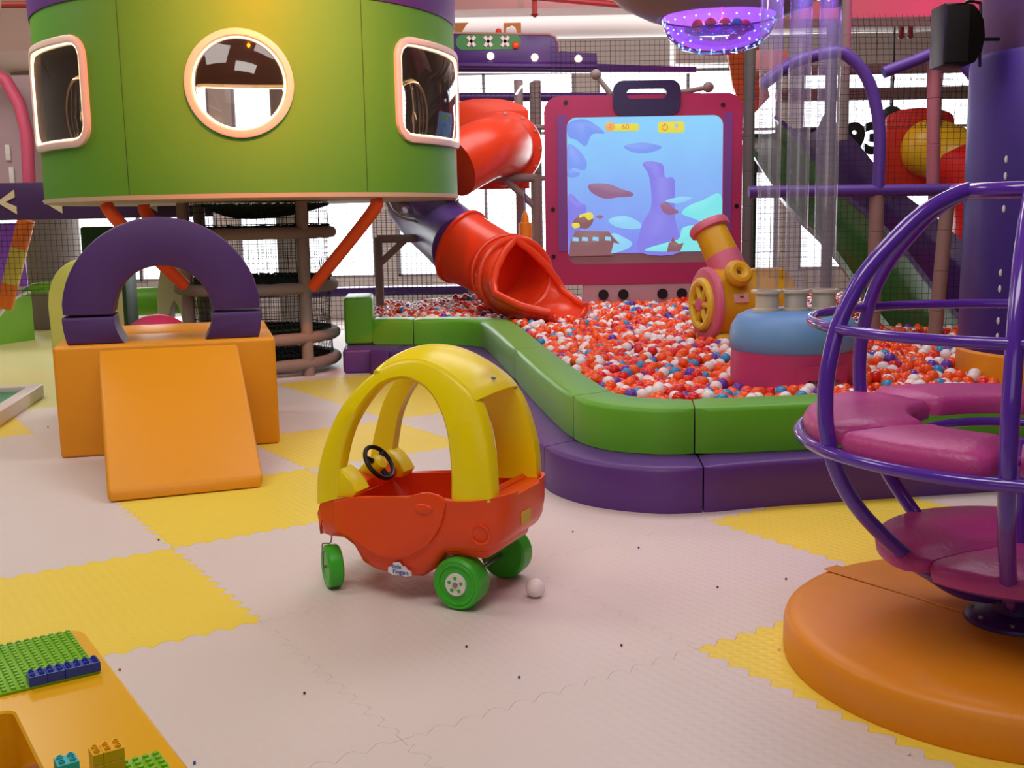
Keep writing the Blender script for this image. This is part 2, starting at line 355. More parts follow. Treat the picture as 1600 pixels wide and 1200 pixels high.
YEL = {(0, -1): 'yellow jigsaw foam mat beside the orange block table in the left foreground', (-1, 0): 'yellow jigsaw foam mat at the foot of the orange ramp',
       (-2, 1): 'yellow jigsaw foam mat behind the toy car, seen through its roof pillars', (2, 1): 'yellow jigsaw foam mat half under the amber round pad of the purple cage',
       (1, 2): 'yellow jigsaw foam mat between the purple bench and the amber round pad', (-3, 2): 'yellow jigsaw foam mat against the far purple bench behind the toy car',
       (-4, -1): 'yellow jigsaw foam mat under the white framed floor board', (-4, 2): 'yellow jigsaw foam mat beside the foot of the net tower'}
def vis(x, y):
    if y < 1.0: return False
    yc = y * math.cos(PITCH) + 1.302 * math.sin(PITCH); u = x / yc * 1706; zc = y * math.sin(PITCH) - 1.302 * math.cos(PITCH)
    return abs(u) < 1500 and zc / yc * 1706 > -680
for i in range(-16, 8):
    for j in range(-4, 12):
        cs = [c0 + TA * (i + a) + TB * (j + c) for a in (0, .5, 1) for c in (0, .5, 1)]
        if not any(vis(c.x, c.y) for c in cs) or cs[4].y > 15.2: continue
        if (i, j) not in YEL and cs[4].y > 5.9 and cs[4].x > 0.6: continue
        if cs[4].y > 10.4 and cs[4].x > -1.2: continue
        pale = (i <= -5 and 0 <= j <= 1) or (i <= -7 and j <= 1)
        y = (i, j) in YEL
        o = bpy.data.objects.new('foam_floor_mat', mey if y else (mep if pale else mew)); C.objects.link(o)
        o.location = c0 + TA * i + TB * j; o.rotation_euler = (0, 0, TH)
        if y: tag(o, YEL[(i, j)], 'floor mat', 'yellow jigsaw mats')
        elif pale: tag(o, 'pale yellow jigsaw foam mat on the far left floor by the small slide', 'floor mat', 'pale yellow jigsaw mats')
        else: tag(o, 'off-white jigsaw foam mat of the play area floor', 'floor mat', 'off-white jigsaw mats')

# ================================================================ BALL PIT: green wall blocks on a purple bench
G_out = [(4.6, 5.38), (1.5, 4.96), (.83, 4.895), (.60, 4.92), (.40, 5.06), (.275, 5.4), (.13, 6.4), (.02, 7.3), (-.20, 8.95), (-.32, 9.28), (-.55, 9.42), (-.85, 9.47), (-1.22, 9.56)]
G_in = [(4.6, 5.66), (1.5, 5.22), (.86, 5.15), (.69, 5.18), (.56, 5.30), (.49, 5.52), (.35, 6.45), (.24, 7.35), (.03, 9.10), (-.14, 9.55), (-.45, 9.72), (-.85, 9.77), (-1.22, 9.86)]
P_out = [(4.6, 5.31), (1.5, 4.80), (.83, 4.655), (.555, 4.675), (.29, 4.86), (.12, 5.25), (-.04, 6.2), (-.17, 7.1), (-.42, 8.6), (-.55, 8.82), (-.75, 8.95), (-1.02, 9.06), (-1.20, 9.16)]
def cm2(L, n=6): return [(p.x, p.y) for p in catmull([V(a, b, 0) for a, b in L], n)]
gO, gI, pO = cm2(G_out), cm2(G_in), cm2(P_out)
SEG = [(0, 12), (12, 29), (29, 42), (42, 66), (66, 72)]
def wall_block(name, O, I, a, c, z0, z1, bev, m, gap=0.004):
    b = MB(); rings = []
    L = list(range(a, c + 1))
    for q, k in enumerate(L):
        o, i = V(*O[k], 0), V(*I[k], 0)
        if q in (0, len(L) - 1):
            k2 = L[1] if q == 0 else L[-2]; d = (V(*O[k2], 0) - o).normalized() * gap; o = o + d; i = i + d
            sh = 0.006
        else: sh = 0
        n = (i - o).normalized(); w = (i - o).length; P = []
        for (t, z) in ((0, z0), (0, z0 + (z1 - z0) * .5), (0, z1 - bev), (bev * .3, z1 - bev * .3), (bev, z1), (w - bev, z1), (w - bev * .3, z1 - bev * .3), (w, z1 - bev), (w, z0)):
            pp = o + n * (min(max(t, sh), w - sh)); P.append((pp.x, pp.y, min(z, z1 - sh)))
        rings.append(P)
    b.strip(rings); return b.build(name, m, sharp=50)
gl = ['long green padded wall block of the ball pit passing behind the purple cage', 'curved green padded wall block at the front corner of the ball pit', 'straight green padded wall block along the left side of the ball pit',
      'green padded wall block at the far left bend of the ball pit', 'short green padded wall block at the far left end of the ball pit']
for (a, c), lb in zip(SEG, gl): tag(wall_block('foam_wall_block', gO, gI, a, c, 0.212, 0.43, 0.028, M_lime), lb, 'padded wall', 'green pit wall blocks')
pl = ['long purple padded bench block on the right, passing behind the purple cage', 'curved purple padded bench block at the front corner of the ball pit', 'straight purple padded bench block behind the toy car',
      'purple padded bench block at the far bend of the ball pit', 'short purple padded bench block next to the net tower']
pO2 = [(p[0], p[1]) for p in pO]
# the bench runs on under the green wall
for (a, c), lb in zip(SEG, pl): tag(wall_block('foam_bench_block', pO2, gI, a, c, 0.0, 0.21, 0.028, M_purple), lb, 'padded bench', 'purple pit bench blocks')
b = MB(); b.box((-1.363, 9.83, 0.42), (0.25, 0.58, 0.415), rz=0.1, bev=0.03, seg=3)
g = tag(b.build('foam_corner_block', M_lime), 'taller green padded block ending the pit wall beside the net tower', 'padded block')
b = MB(); b.box((-1.345, 9.68, 0.105), (0.27, 0.90, 0.21), rz=0.1, bev=0.03, seg=3)
tag(b.build('foam_corner_block', M_purple), 'purple padded block under the taller green block beside the net tower', 'padded block')

# ---------------------------------------------------------------- the balls
COLS = {'orange': '#fb5c1e', 'red': '#e02420', 'white': '#f4eae9', 'blue': '#3a93c8', 'purple': '#6a3cae'}
BM = {k: mat('ball_' + k, v, 0.22, sss=0.0) for k, v in COLS.items()}; CN = list(COLS)
WT = [0.47, 0.13, 0.26, 0.08, 0.06]
def inpit(x, y):
    if y < 5.1 or y > 12.2 or x > 4.5: return False
    P = G_in
    for k in range(len(P) - 1):
        (x1, y1), (x0, y0) = P[k], P[k + 1]          # walking right to left
        if x0 <= x <= x1 and (y0 + (y1 - y0) * (x - x0) / max(x1 - x0, 1e-6)) + 0.035 > y and not (k in (6, 7, 8) and y > y0): return False
    # left side wall
    side = [(.69, 5.18), (.56, 5.30), (.49, 5.52), (.35, 6.45), (.24, 7.35), (.03, 9.10), (-.14, 9.55), (-.45, 9.72), (-.85, 9.77), (-1.17, 9.86), (-1.2, 10.15), (-1.42, 10.16), (-1.46, 12.3)]
    for (xa, ya), (xb, yb) in zip(side, side[1:]):
        if ya <= y < yb: return x > xa + (xb - xa) * (y - ya) / (yb - ya) + 0.035
    return x > 0.7
def hump(x, y):
    z = 0.372 + 0.02 * math.sin(x * 3.1 + 1) * math.sin(y * 2.3) + 0.012 * math.sin(x * 9 + y * 7)
    z += 0.13 * math.exp(-((x + .35) ** 2 + (y - 10.9) ** 2) / 0.22) + 0.05 * math.exp(-((x - 2.3) ** 2 + (y - 6.9) ** 2) / 0.3)
    return z
OBST = [(1.545, 5.95, .365), (3.13, 6.02, .62), (1.74, 7.97, .30), (1.92, 8.0, .28), (1.50, 7.92, .26)]
balls = []
y = 5.2; row = 0
while y < 12.15:
    xr = min(4.5, y * 0.50 + 0.25); xl = -1.5 if y > 9.5 else 0.0
    x = xl + (row % 2) * 0.032
    while x < xr:
        bx, by = x + random.uniform(-.012, .012), y + random.uniform(-.01, .01)
        if inpit(bx, by) and all((bx - a) ** 2 + (by - c) ** 2 > r * r for a, c, r in OBST):
            balls.append([bx, by, hump(bx, by) + random.choice((-.016, -.006, .004, .012, .022)) + random.uniform(-.006, .006), 0])
            if by < 12: balls.append([bx + .032, by + .02, hump(bx, by) - .052, 1])
        x += 0.071
    y += 0.062; row += 1
def projuv(x, y, z):
    zz = z - 1.302; yc = y * math.cos(PITCH) - zz * math.sin(PITCH); zc = y * math.sin(PITCH) + zz * math.cos(PITCH)
    return 800 + 1706 * x / yc, 600 - 1706 * zc / yc + 0.0183 * 1706 * x / yc * -1
cand = []
for q, bl in enumerate(balls):
    if bl[3]: continue
    u, v = projuv(*bl[:3])
    if 800 < u < 1500 and v < 630 - (u - 1000) * 0.02 and not (1148 < u < 1345): cand.append((bl[1], q))
cand.sort(); near = set(q for _, q in cand[:300])
def ico(sub, r):
    bm = bmesh.new(); bmesh.ops.create_icosphere(bm, subdivisions=sub, radius=r)
    v = [tuple(x.co) for x in bm.verts]; f = [tuple(x.index for x in t.verts) for t in bm.faces]; bm.free(); return v, f
RB = 0.0345
hv, hf = ico(3, RB); mv, mf = ico(2, RB); lv, lf = ico(2, RB)
bmesh_by = {}
for k in CN:
    me = bpy.data.meshes.new('pit_ball_' + k); me.from_pydata([(a, b_, c + RB) for a, b_, c in hv], [], hf); me.polygons.foreach_set('use_smooth', [True] * len(hf)); me.materials.append(BM[k]); bmesh_by[k] = me
vs, fs, mi = [], [], []
for q, (x, y, z, under) in enumerate(balls):
    k = random.choices(range(5), WT)[0]
    if q in near:
        o = bpy.data.objects.new('pit_ball', bmesh_by[CN[k]]); C.objects.link(o); o.location = (x, y, z - RB)
        tag(o, '%s plastic ball lying in the front part of the ball pit' % CN[k], 'ball', '%s balls in the front of the ball pit' % CN[k])
    else:
        sv, sf = (mv, mf) if y < 8 else (lv, lf); n = len(vs)
        vs += [(a + x, b_ + y, c + z) for a, b_, c in sv]; fs += [(a + n, b_ + n, c + n) for a, b_, c in sf]; mi += [k] * len(sf)
me = bpy.data.meshes.new('pit_balls'); me.from_pydata(vs, [], fs); me.polygons.foreach_set('use_smooth', [True] * len(fs)); me.polygons.foreach_set('material_index', mi)
for k in CN: me.materials.append(BM[k])
o = bpy.data.objects.new('pit_balls', me); C.objects.link(o)
tag(o, 'mass of orange, red, white, blue and purple balls filling the rest of the pit', 'balls', kind='stuff')

# ================================================================ TOY CAR
car = thing('toy_car', 'ride-in toy car with red-orange body, yellow roof and green wheels on the mats', 'toy car', (-.202, 3.497, 0), math.atan2(.4302, -.9027))
# local frame: +X forward, +Y to the side nearest the camera, body from y=0 to y=-0.42
YC = -0.205
st = [ # s, half width, bottom z, top z
 (.592, .09, .205, .235), (.583, .14, .19, .245), (.560, .175, .183, .275), (.535, .19, .183, .318), (.46, .197, .186, .338), (.41, .20, .160, .352), (.375, .20, .105, .356),
 (.33, .20, .086, .360), (.24, .203, .080, .368), (.15, .205, .088, .380), (.09, .206, .130, .384), (.05, .207, .182, .382), (-.02, .208, .196, .380), (-.07, .207, .198, .386), (-.105, .204, .206, .392), (-.135, .196, .222, .398), (-.155, .182, .24, .402), (-.172, .155, .262, .404), (-.182, .11, .28, .402)]
b = MB(); rings = []
for (s, w, zb, zt) in st:
    open_ = -.15 < s < .43; t = 0.018
    prof = [(w + .008, zt), (w + .004, zt - .02), (w, zt - .06), (w, (zb + zt) / 2), (w - .004, zb + .05), (w - .02, zb + .015), (w - .05, zb), (0, zb)]
    zin = max(zb + .03, .12) if open_ else zt - 0.012
    iw = w - t if open_ else w - t - .004
    inner = [(iw, zt), (iw, zt - .012), (iw - .006, (zin + zt) / 2 if open_ else zt - .012), (iw - .03, zin), (0, zin)]
    L = [(x, z) for x, z in prof]; 
    loop = [(s, YC + x, z) for x, z in L] + [(s, YC - x, z) for x, z in L[-2::-1]] + [(s, YC - x, z) for x, z in inner] + [(s, YC + x, z) for x, z in inner[-2::-1]]
    rings.append(loop)
b.strip(rings)
body = b.build('body', M_red, car, sharp=40)
for q, (yy, s_) in enumerate(((.0045, 1), (-.4145, -1))):
    d = MB(); pts = [(.463, .338), (.466, .236), (.455, .228), (.402, .219), (.36, .194), (.326, .172), (.29, .162), (.249, .158), (.21, .162), (.172, .173), (.13, .195), (.096, .222), (.066, .255), (.045, .294), (.03, .335), (.02, .372), (.032, .386), (.055, .396), (.09, .401), (.12, .396), (.138, .386), (.165, .379), (.28, .368), (.40, .354)]
    if s_ > 0: d.prism([(-a, c) for a, c in pts], (0, yy + .0075, 0), (-1, 0, 0), (0, 0, 1), .016, bev=.003)
    else: d.prism(pts, (0, yy - .0075, 0), (1, 0, 0), (0, 0, 1), .016, bev=.003)
    do = d.build('door', M_red, car)
    h = MB(); h.sphere((.105, yy + s_ * .009, .345), 1, 20, sc=(.034, .007, .018)); h.build('door_handle', M_red, do)
for yy in (.001, -.411):
    t = MB(); t.tube([(-.10 + .032 * math.cos(a), yy, .275 + .032 * math.sin(a)) for a in [2 * PI * k / 24 for k in range(24)]], .004, 6, closed=True); t.build('headlight_ring', M_red, car)
d = MB(); d.box((.455, YC, .375), (.09, .33, .05), bev=.015, rot=Matrix.Translation((0, 0, 0)) @ Matrix.Rotation(-.25, 4, 'Y')); d.build('dashboard', M_red, car)
d = MB(); d.box((-.09, YC, .29), (.04, .33, .22), bev=.018); d.box((-.01, YC, .20), (.18, .33, .05), bev=.018); d.box((-.115, YC, .375), (.09, .32, .03), bev=.01); d.build('bench_seat', M_red, car)
# roof arches
AO = [(.552, .312), (.543, .42), (.508, .538), (.452, .655), (.368, .748), (.285, .806), (.209, .832), (.135, .833), (.064, .812), (-.004, .775), (-.06, .728), (-.105, .646), (-.136, .522), (-.145, .388)]
AI = [(.452, .345), (.448, .44), (.42, .555), (.385, .63), (.33, .705), (.275, .750), (.21, .768), (.162, .763), (.115, .74), (.08, .705), (.045, .647), (.023, .573), (.010, .466), (.012, .376)]
cO = catmull([V(a, 0, c) for a, c in AO], 4); cI = catmull([V(a, 0, c) for a, c in AI], 4)
def arch(yn, yf, sg, lo=0.0):
    b = MB(); rings = []
    for o_, i_ in zip(cO, cI):
        e = .012; d = (i_ - o_).normalized()
        # the arches lean inwards towards the crown
        lean = .0 + .055 * max(0, (o_.z - .42) / .42) ** 1.6; li = .055 * max(0, (i_.z - .42) / .42) ** 1.6
        P = [(o_ + d * e, yn, lean), (o_, yn - sg * e, lean), (o_, yf, lean), (i_, yf, li), (i_, yn - sg * e, li), (i_ - d * e, yn, li)]
        rings.append([(p.x, yy - sg * l, p.z) for p, yy, l in P])
    b.strip(rings); return b
arch(.000, -.055, 1).build('roof_arch', M_yel, car, sharp=50)
arch(-.410, -.355, -1).build('roof_arch', M_yel, car, sharp=50)
b = MB(); rings = []; NW = 12
k0, k1 = 19, 41
for k in range(k0, k1 + 1):
    o_ = cO[k]; L = []; tt = (k - k0) / (k1 - k0)
    nrm = V(-(cO[min(k + 1, k1)] - cO[k - 1]).z, 0, (cO[min(k + 1, k1)] - cO[k - 1]).x).normalized()
    if nrm.z < 0: nrm = -nrm
    lean = .055 * max(0, (o_.z - .42) / .42) ** 1.6
    for off in (0.001, -.022):
        row = []
        for j in range(NW + 1):
            a = -1 + 2 * j / NW; dome = .034 * (1 - a * a) * (1.0 if k < 38 else .8)
            p = o_ + nrm * (dome + off); row.append((p.x, YC + a * (.205 - lean - .012), p.z))
        L.append(row)
    rings.append(L[0] + L[1][::-1])
b.strip(rings); b.build('roof', M_yel, car, sharp=50)
b = MB(); o_ = cO[k0]; b.tube([(cO[k0].x + .001, YC + a * .158, o_.z - .012 + .032 * (1 - a * a)) for a in [-1 + 2 * j / 10 for j in range(11)]], .014, 8); b.build('roof_seam', M_yel, car)
for (ya, sg) in ((-.004, 1), (-.406, -1)):
    d = MB(); P = [(.47, .345), (.45, .45), (.425, .435), (.398, .402), (.378, .374), (.396, .350)]
    if sg > 0: d.prism([(-a, c) for a, c in P], (0, ya, 0), (-1, 0, 0), (0, 0, 1), .085, bev=.008)
    else: d.prism(P, (0, ya, 0), (1, 0, 0), (0, 0, 1), .085, bev=.008)
    d.build('pillar_foot', M_yel, car)
# steering wheel
sw = MB(); cc = V(.405, YC + .01, .435); ax = V(-.80, 0, .60).normalized(); e1 = V(0, 1, 0); e2 = ax.cross(e1)
sw.tube([cc + (e1 * math.cos(a) + e2 * math.sin(a)) * .066 for a in [2 * PI * k / 32 for k in range(32)]], .0085, 10, closed=True)
for a in (90, 210, 330): a = math.radians(a); sw.cyl(cc - ax * .008, cc + (e1 * math.cos(a) + e2 * math.sin(a)) * .064, .011, .010, 8)
swo = sw.build('steering_wheel', M_black, car)
d = MB(); d.tube([cc - ax * .07, cc - ax * .004, cc + ax * .010, cc + ax * .016], [.03, .032, .028, .012], 20); d.build('horn_button', M_yel, swo)
# wheels
def wheel(loc, r, w, flip=1, caster=False):
    b = MB(); prof = [(0, -w * .5), (r * .55, -w * .5), (r * .9, -w * .5), (r * .985, -w * .38), (r, 0), (r * .985, w * .38), (r * .9, w * .5), (r * .80, w * .47), (r * .78, w * .5), (r * .70, w * .48), (r * .68, w * .42), (r * .45, w * .42), (0, w * .42)]
    b.lathe([(a, h * flip) for a, h in prof], loc, 'Y', 40); wo = b.build('wheel', M_grn, car, sharp=30)
    x, y, z = loc
    if not caster:
        d = MB(); yy = y + flip * (w * .42); rr = r * .43
        d.tube([(x, yy, z), (x, yy + flip * .008, z)], [rr, rr * .97], 32); ho = d.build('hub_cap', M_white, wo)
        d = MB()
        for k in range(5):
            a = 2 * PI * k / 5 + PI / 2; d.tube([(x + rr * .6 * math.cos(a), yy + flip * .006, z + rr * .6 * math.sin(a)), (x + rr * .6 * math.cos(a), yy + flip * .009, z + rr * .6 * math.sin(a))], rr * .17, 12)
        d.build('hub_hole', M_grn, ho)
        d = MB(); d.tube([(x, yy + flip * .005, z), (x, yy + flip * .014, z)], [.011, .008], 8); d.build('axle_bolt', M_steel, ho)
    else:
        d = MB(); yy = y + w * .62
        d.tube(catmull([(x - .01, y, z + r + .055), (x - .01, y + .005, z + r + .012), (x, yy - .002, z + r + .008), (x + .008, yy, z + r - .01), (x + .006, yy, z + .03), (x + .002, yy, z), (x, y + w * .45, z - .002)], 4), .003, 8)
        d.tube([(x, y + w * .3, z), (x, yy + .004, z)], .006, 8); d.build('caster_bracket', M_steel, wo)
        wo.matrix_local = Matrix.Translation((x, y, 0)) @ Matrix.Rotation(math.radians(-42), 4, 'Z') @ Matrix.Translation((-x, -y, 0))
wheel((0, -.045, .0905), .0905, .088, 1); wheel((0, -.395, .0905), .0905, .088, -1)
wheel((.525, -.05, .078), .078, .052, 1, True); wheel((.525, -.36, .078), .078, .052, 1, True)
b = MB(); b.cyl((0, -.08, .0905), (0, -.36, .0905), .008, seg=10); b.build('rear_axle', M_steel, car)
# stickers
M_sb = mat('sticker_blue', '#2a4fae', 0.4); M_sw = mat('sticker_white', '#e8e8ee', 0.4)
d = MB(); blob = [(-.052, -.012), (-.05, .008), (-.03, .012), (-.028, .028), (.0, .034), (.012, .018), (.03, .016), (.035, .004), (.052, .002), (.054, -.016), (.03, -.022), (0, -.019), (-.03, -.022)]
d.prism([(a * .85, c * .85) for a, c in blob], (.212, .0075, .117), (-1, 0, 0), (0, 0, 1), .008); stk = d.build('side_sticker', M_sw, car); stk['label'] = 'white and blue wording sticker'
TM = Matrix(((-1, 0, 0), (0, 0, 1), (0, 1, 0))).to_4x4()
text('sticker_text', 'little', .020, (.220, .009, .130), TM, M_sb, stk, .0006)
text('sticker_text', 'Fingers', .022, (.205, .009, .112), TM, M_sb, stk, .0006)
d = MB(); d.sphere((-.002, 0, 0), 1, 10, sc=(.014, .006, .004)); d.tube([(.012, 0, 0), (.020, .002, .003)], [.004, .001], 6); so = d.build('roof_sticker', M_sb, car); so.location = (-.062, YC + .02, .766)
d = MB(); d.prism(rrect(-.035, -.022, .035, .022, .006), (-.186, YC + .03, .30), (0, -1, 0), (0, 0, 1), .012); so = d.build('rear_sticker', mat('sticker_yellow', '#d8b93a', 0.5), car)
b = MB(); b.sphere((0.068, 3.62, .0345), RB, sub=3); tag(b.build('pit_ball', BM['white']), 'white plastic ball on the mats behind the rear wheel of the toy car', 'ball')

# ================================================================ ORANGE BLOCKS, RAMP AND ARCH
def rotz(a): return Matrix.Rotation(a, 4, 'Z')
AX = math.atan2(.317, 1.17); bx, by = V(math.cos(AX), math.sin(AX), 0), V(-math.sin(AX), math.cos(AX), 0); O0 = V(-2.546, 6.016, 0)
def fr(a, c, z): p = O0 + bx * a + by * c; return V(p.x, p.y, z)
b = MB(); b.box(fr(.606, .30, .315), (1.212, .60, .63), rz=AX, bev=.022, seg=3)
tag(b.build('foam_block', M_orange), 'tall orange padded block that carries the purple foam arch', 'padded block')
b = MB(); b.box(fr(.606, .935, .315), (1.212, .60, .63), rz=AX, bev=.03, seg=3)
tag(b.build('foam_block', M_orange), 'orange padded block directly behind the purple arch, seen through its hole', 'padded block')
# ramp
b = MB(); T = [V(-2.255, 5.995, .615), V(-1.66, 6.165, .615), V(-1.239, 5.258, .015), V(-1.915, 4.998, .015)]
nrm = (T[1] - T[0]).cross(T[3] - T[0]).normalized(); nrm = nrm if nrm.z > 0 else -nrm
T[0] = V(-2.285, 6.000, .62); T[1] = V(-1.56, 6.20, .62)
B_ = [V(T[0].x, T[0].y, .52), V(T[1].x, T[1].y, .52), V(-1.239 + .01, 5.258, 0) , V(-1.915, 4.998, 0)]
B_[2] = T[2] + V(0, 0, -.015); B_[3] = T[3] + V(0, 0, -.015)
T[2] += V(-.0, .02, .045); T[3] += V(0, .02, .045)
T[0] += by * -.03; T[1] += by * -.03; B_[0] += by * -.03; B_[1] += by * -.03
bm = b.bm; tv = [bm.verts.new(p) for p in T]; bv = [bm.verts.new(p) for p in B_]
fs = [bm.faces.new(tv[::-1]), bm.faces.new(bv)] + [bm.faces.new((tv[i], tv[(i + 1) % 4], bv[(i + 1) % 4], bv[i])) for i in range(4)]
bmesh.ops.recalc_face_normals(bm, faces=bm.faces)
r = bmesh.ops.bevel(bm, geom=list(bm.edges), offset=.02, segments=3, affect='EDGES', profile=0.5); b._new(bm.faces)
tag(b.build('foam_ramp', M_orange), 'orange padded ramp slab leaning against the tall orange block', 'ramp')
# arch: three padded pieces
arch_t = thing('foam_arch', 'dark purple padded foam arch ring standing on the tall orange block', 'foam arch', fr(.60, .06, .63), AX)
def ring_piece(name, a0, a1, cz, ro, ri, th, m, parent, zmin=None, n=28, bev=.018):
    b = MB(); rings = []
    for k in range(n + 1):
        a = a0 + (a1 - a0) * k / n; ca, sa = math.cos(a), math.sin(a); e = 0.006 if k in (0, n) else 0
        P = []
        for (r, y) in ((ri + e, bev), (ri + bev * .3 + e, bev * .3), (ri + bev, e), (ro - bev, e), (ro - bev * .3 - e, bev * .3), (ro - e, bev), (ro - e, th - bev), (ro - bev, th), (ri + bev, th), (ri + e, th - bev)):
            x, z = r * ca, cz + r * sa
            if zmin is not None and z < zmin:
                z = zmin
            P.append((x, y, z))
        rings.append(P)
    b.strip(rings); return b.build(name, m, parent, sharp=40)
M_archp = mat('deep_purple_vinyl', '#4b2a69', 0.45, bump=0.12, bscale=260, var=0.06)
ring_piece('arch_top', math.radians(1), math.radians(179), .162, .545, .27, .34, M_archp, arch_t)
for sg in (1, -1):
    # lower pieces cut flat by the block
    b = MB(); out = []; inn = []; ro, ri, cz = .545, .27, .155; n = 12
    zb = 0.0; pts = []
    for k in range(n + 1):
        z = cz + (zb - cz) * k / n; out.append((math.sqrt(ro * ro - (z - cz) ** 2), z))
    for k in range(n + 1):
        z = cz + (zb - cz) * k / n; inn.append((math.sqrt(ri * ri - (z - cz) ** 2), z))
    pts = out + inn[::-1]
    if sg < 0: pts = [(-x, z) for x, z in pts][::-1]
    b.prism(pts, (0, 0.0, 0), (1, 0, 0), (0, 0, 1), .34, bev=.014)
    b.build('arch_foot', M_archp, arch_t)
# pale lime panel farther back
LM = mat('pale_lime_vinyl', '#c6c95e', 0.45, bump=.1, bscale=200)
b = MB(); P = [(0, 0), (.46, 0), (.46, .84)] + [(.26 + .20 * math.cos(t), .86 + .20 * math.sin(t)) for t in [PI * k / 24 for k in range(0, 13)]] + [(.20, 1.055), (.15, 1.035), (.10, 1.0), (.06, .955), (.03, .90), (.012, .83), (.0, .74)]
b.prism(P, (-3.28, 7.75, 0), (1, .22, 0), (0, 0, 1), .36, bev=.02)
tag(b.build('foam_screen_wall', LM), 'pale lime round-topped padded panel behind the orange block, left of the purple arch', 'padded panel')
CRM = mat('cream_vinyl', '#f0ebcc', 0.5, bump=.1, bscale=200)
b = MB(); P = [(-.17, 0), (-.15, .35), (-.10, .62), (-.045, .78), (.0, .82), (.045, .78), (.10, .62), (.15, .35), (.17, 0), (.065, 0), (.055, .22), (.0, .32), (-.055, .22), (-.065, 0)]
b.prism(P, (-3.2, 10.4, .30), (1, .1, 0), (0, 0, 1), .30, bev=.02)
tag(b.build('foam_peak', CRM), 'cream pointed foam peak with a small arch hole, seen through the purple arch', 'foam shape')
b = MB(); b.box((-3.2, 10.55, .15), (.5, .5, .3), bev=.02); tag(b.build('foam_plinth', M_dpurple), 'dark padded plinth under the cream foam peak', 'padded block')
b = MB(); b.sphere((-2.80, 8.62, .295), .295, 28); tag(b.build('exercise_ball', M_cpink), 'large raspberry pink ball seen through the purple arch', 'ball')
b = MB(); b.tube([(-4.0, 10.9, .52), (-2.55, 11.0, .56)], .14, 20); b.tube([(-4.0, 10.9, .1), (-4.0, 10.9, .6)], .08, 12)
tag(b.build('padded_roller', M_lime), 'green padded roller seen through the purple arch, left of the cream peak', 'roller')
b = MB(); b.box((-3.50, 9.6, .64), (.36, .3, 1.28), bev=.02)
tag(b.build('foam_wall', mat('dark_green_vinyl', '#1f4a22', 0.5)), 'dark green padded panel standing behind the purple arch', 'panel')

# ================================================================ WHITE FRAMED FLOOR BOARD (left edge)
t = thing('floor_board', 'low white framed board with green drawing surface lying at the left edge', 'board', (-3.585, 8.27, 0), 0)
fa = V(-3.35 + 3.585, 7.017 - 8.27, 0).normalized(); fb = V(-fa.y * -1, -fa.x, 0).normalized(); fb = V(fa.y, -fa.x, 0)
b = MB(); L_, Wd = 1.32, 1.0
def fq(a, c, z): return fa * a + fb * c + V(0, 0, z)
ang = math.atan2(fa.y, fa.x)
for (a, c, la_, lc) in ((L_ / 2, .05, L_, .1), (L_ / 2, Wd - .05, L_, .1), (.05, Wd / 2, .1, Wd - .2), (L_ - .05, Wd / 2, .1, Wd - .2)):
    b.box(fq(a, c, .05), (la_, lc, .1), rz=ang, bev=.012)
b.build('frame', mat('pinkish_white_vinyl', '#dccdc8', 0.45), t)
m = mat('green_board', '#3f8f5c', 0.5, var=.5, vscale=9)
b = MB(); b.box(fq(L_ / 2, Wd / 2, .035), (L_ - .2, Wd - .2, .06), rz=ang); b.build('board_surface', m, t)

# ================================================================ BLOCK TABLE (left foreground)
TZ = .45; E1 = V(-.833, -.553, 0); E2 = V(.554, -.8325, 0)
tb = thing('building_block_table', 'amber plastic building block table with recessed tray in the left foreground', 'table', (-.93, 2.233, 0), math.atan2(E1.y, E1.x))
# local: +X along E1, +Y along E2 mirrored
sgn = 1 if E1.cross(E2).z > 0 else -1
def tl(a, c, z): return V(a, c * sgn, z)
Wt, Lt = .78, 1.05; wa, wb, wc, wd = .195, .585, .345, .70
b = MB()
out = [(0.0, 0.0), (Wt, 0.0), (Wt, Lt), (0.0, Lt)]
def rr_pts(x0, y0, x1, y1, r): return [(x, y * sgn) for x, y in rrect(x0, y0, x1, y1, r, 6)]
Oo, Ii = rr_pts(0, 0, Wt, Lt, .03), rr_pts(wa, wc, wb, wd, .02)
def lv(P, z, k=0): return [(x, y, z) for x, y in P]
rings = [lv(rr_pts(.012, .012, Wt - .012, Lt - .012, .03), TZ - .07), lv(Oo, TZ - .05), lv(Oo, TZ - .006), lv(rr_pts(.006, .006, Wt - .006, Lt - .006, .028), TZ), lv(rr_pts(wa - .004, wc - .004, wb + .004, wd + .004, .024), TZ), lv(Ii, TZ - .004), lv(Ii, TZ - .11)]
b.strip(rings, True, False)
bm = b.bm; bm.faces.new([bm.verts.new(p) for p in lv(Ii, TZ - .109)])
b.build('table_top', M_tabl, tb)
b = MB()
for (a, c) in ((.07, .07), (Wt - .07, .07), (.07, Lt - .07), (Wt - .07, Lt - .07)):
    b2 = MB(); p = tl(a, c, 0); b2.cyl((p.x, p.y, 0), (p.x, p.y, TZ - .06), .03, seg=16); b2.build('leg', M_tabl, tb)
b.bm.free()
ST = .016
def studs(b, a0, c0_, na, nc, z, r=.0048, h=.0045):
    for i in range(na):
        for j in range(nc):
            p = tl(a0 + ST * (i + .5), c0_ + ST * (j + .5), z)
            b.tube([p, p + V(0, 0, h)], [r, r * .97], 10)
def plate(a0, c0_, na, nc, lb):
    b = MB(); p = tl(a0 + ST * na / 2, c0_ + ST * nc / 2, TZ + .003); b.box(p, (ST * na, ST * nc, .005), bev=.001)
    studs(b, a0, c0_, na, nc, TZ + .0055)
    o = b.build('stud_plate', M_plate, keep=True); o.matrix_world = MT; tag(o, lb, 'building plate'); return o
MT = Matrix.Translation((-.93, 2.233, 0)) @ rotz(math.atan2(E1.y, E1.x))
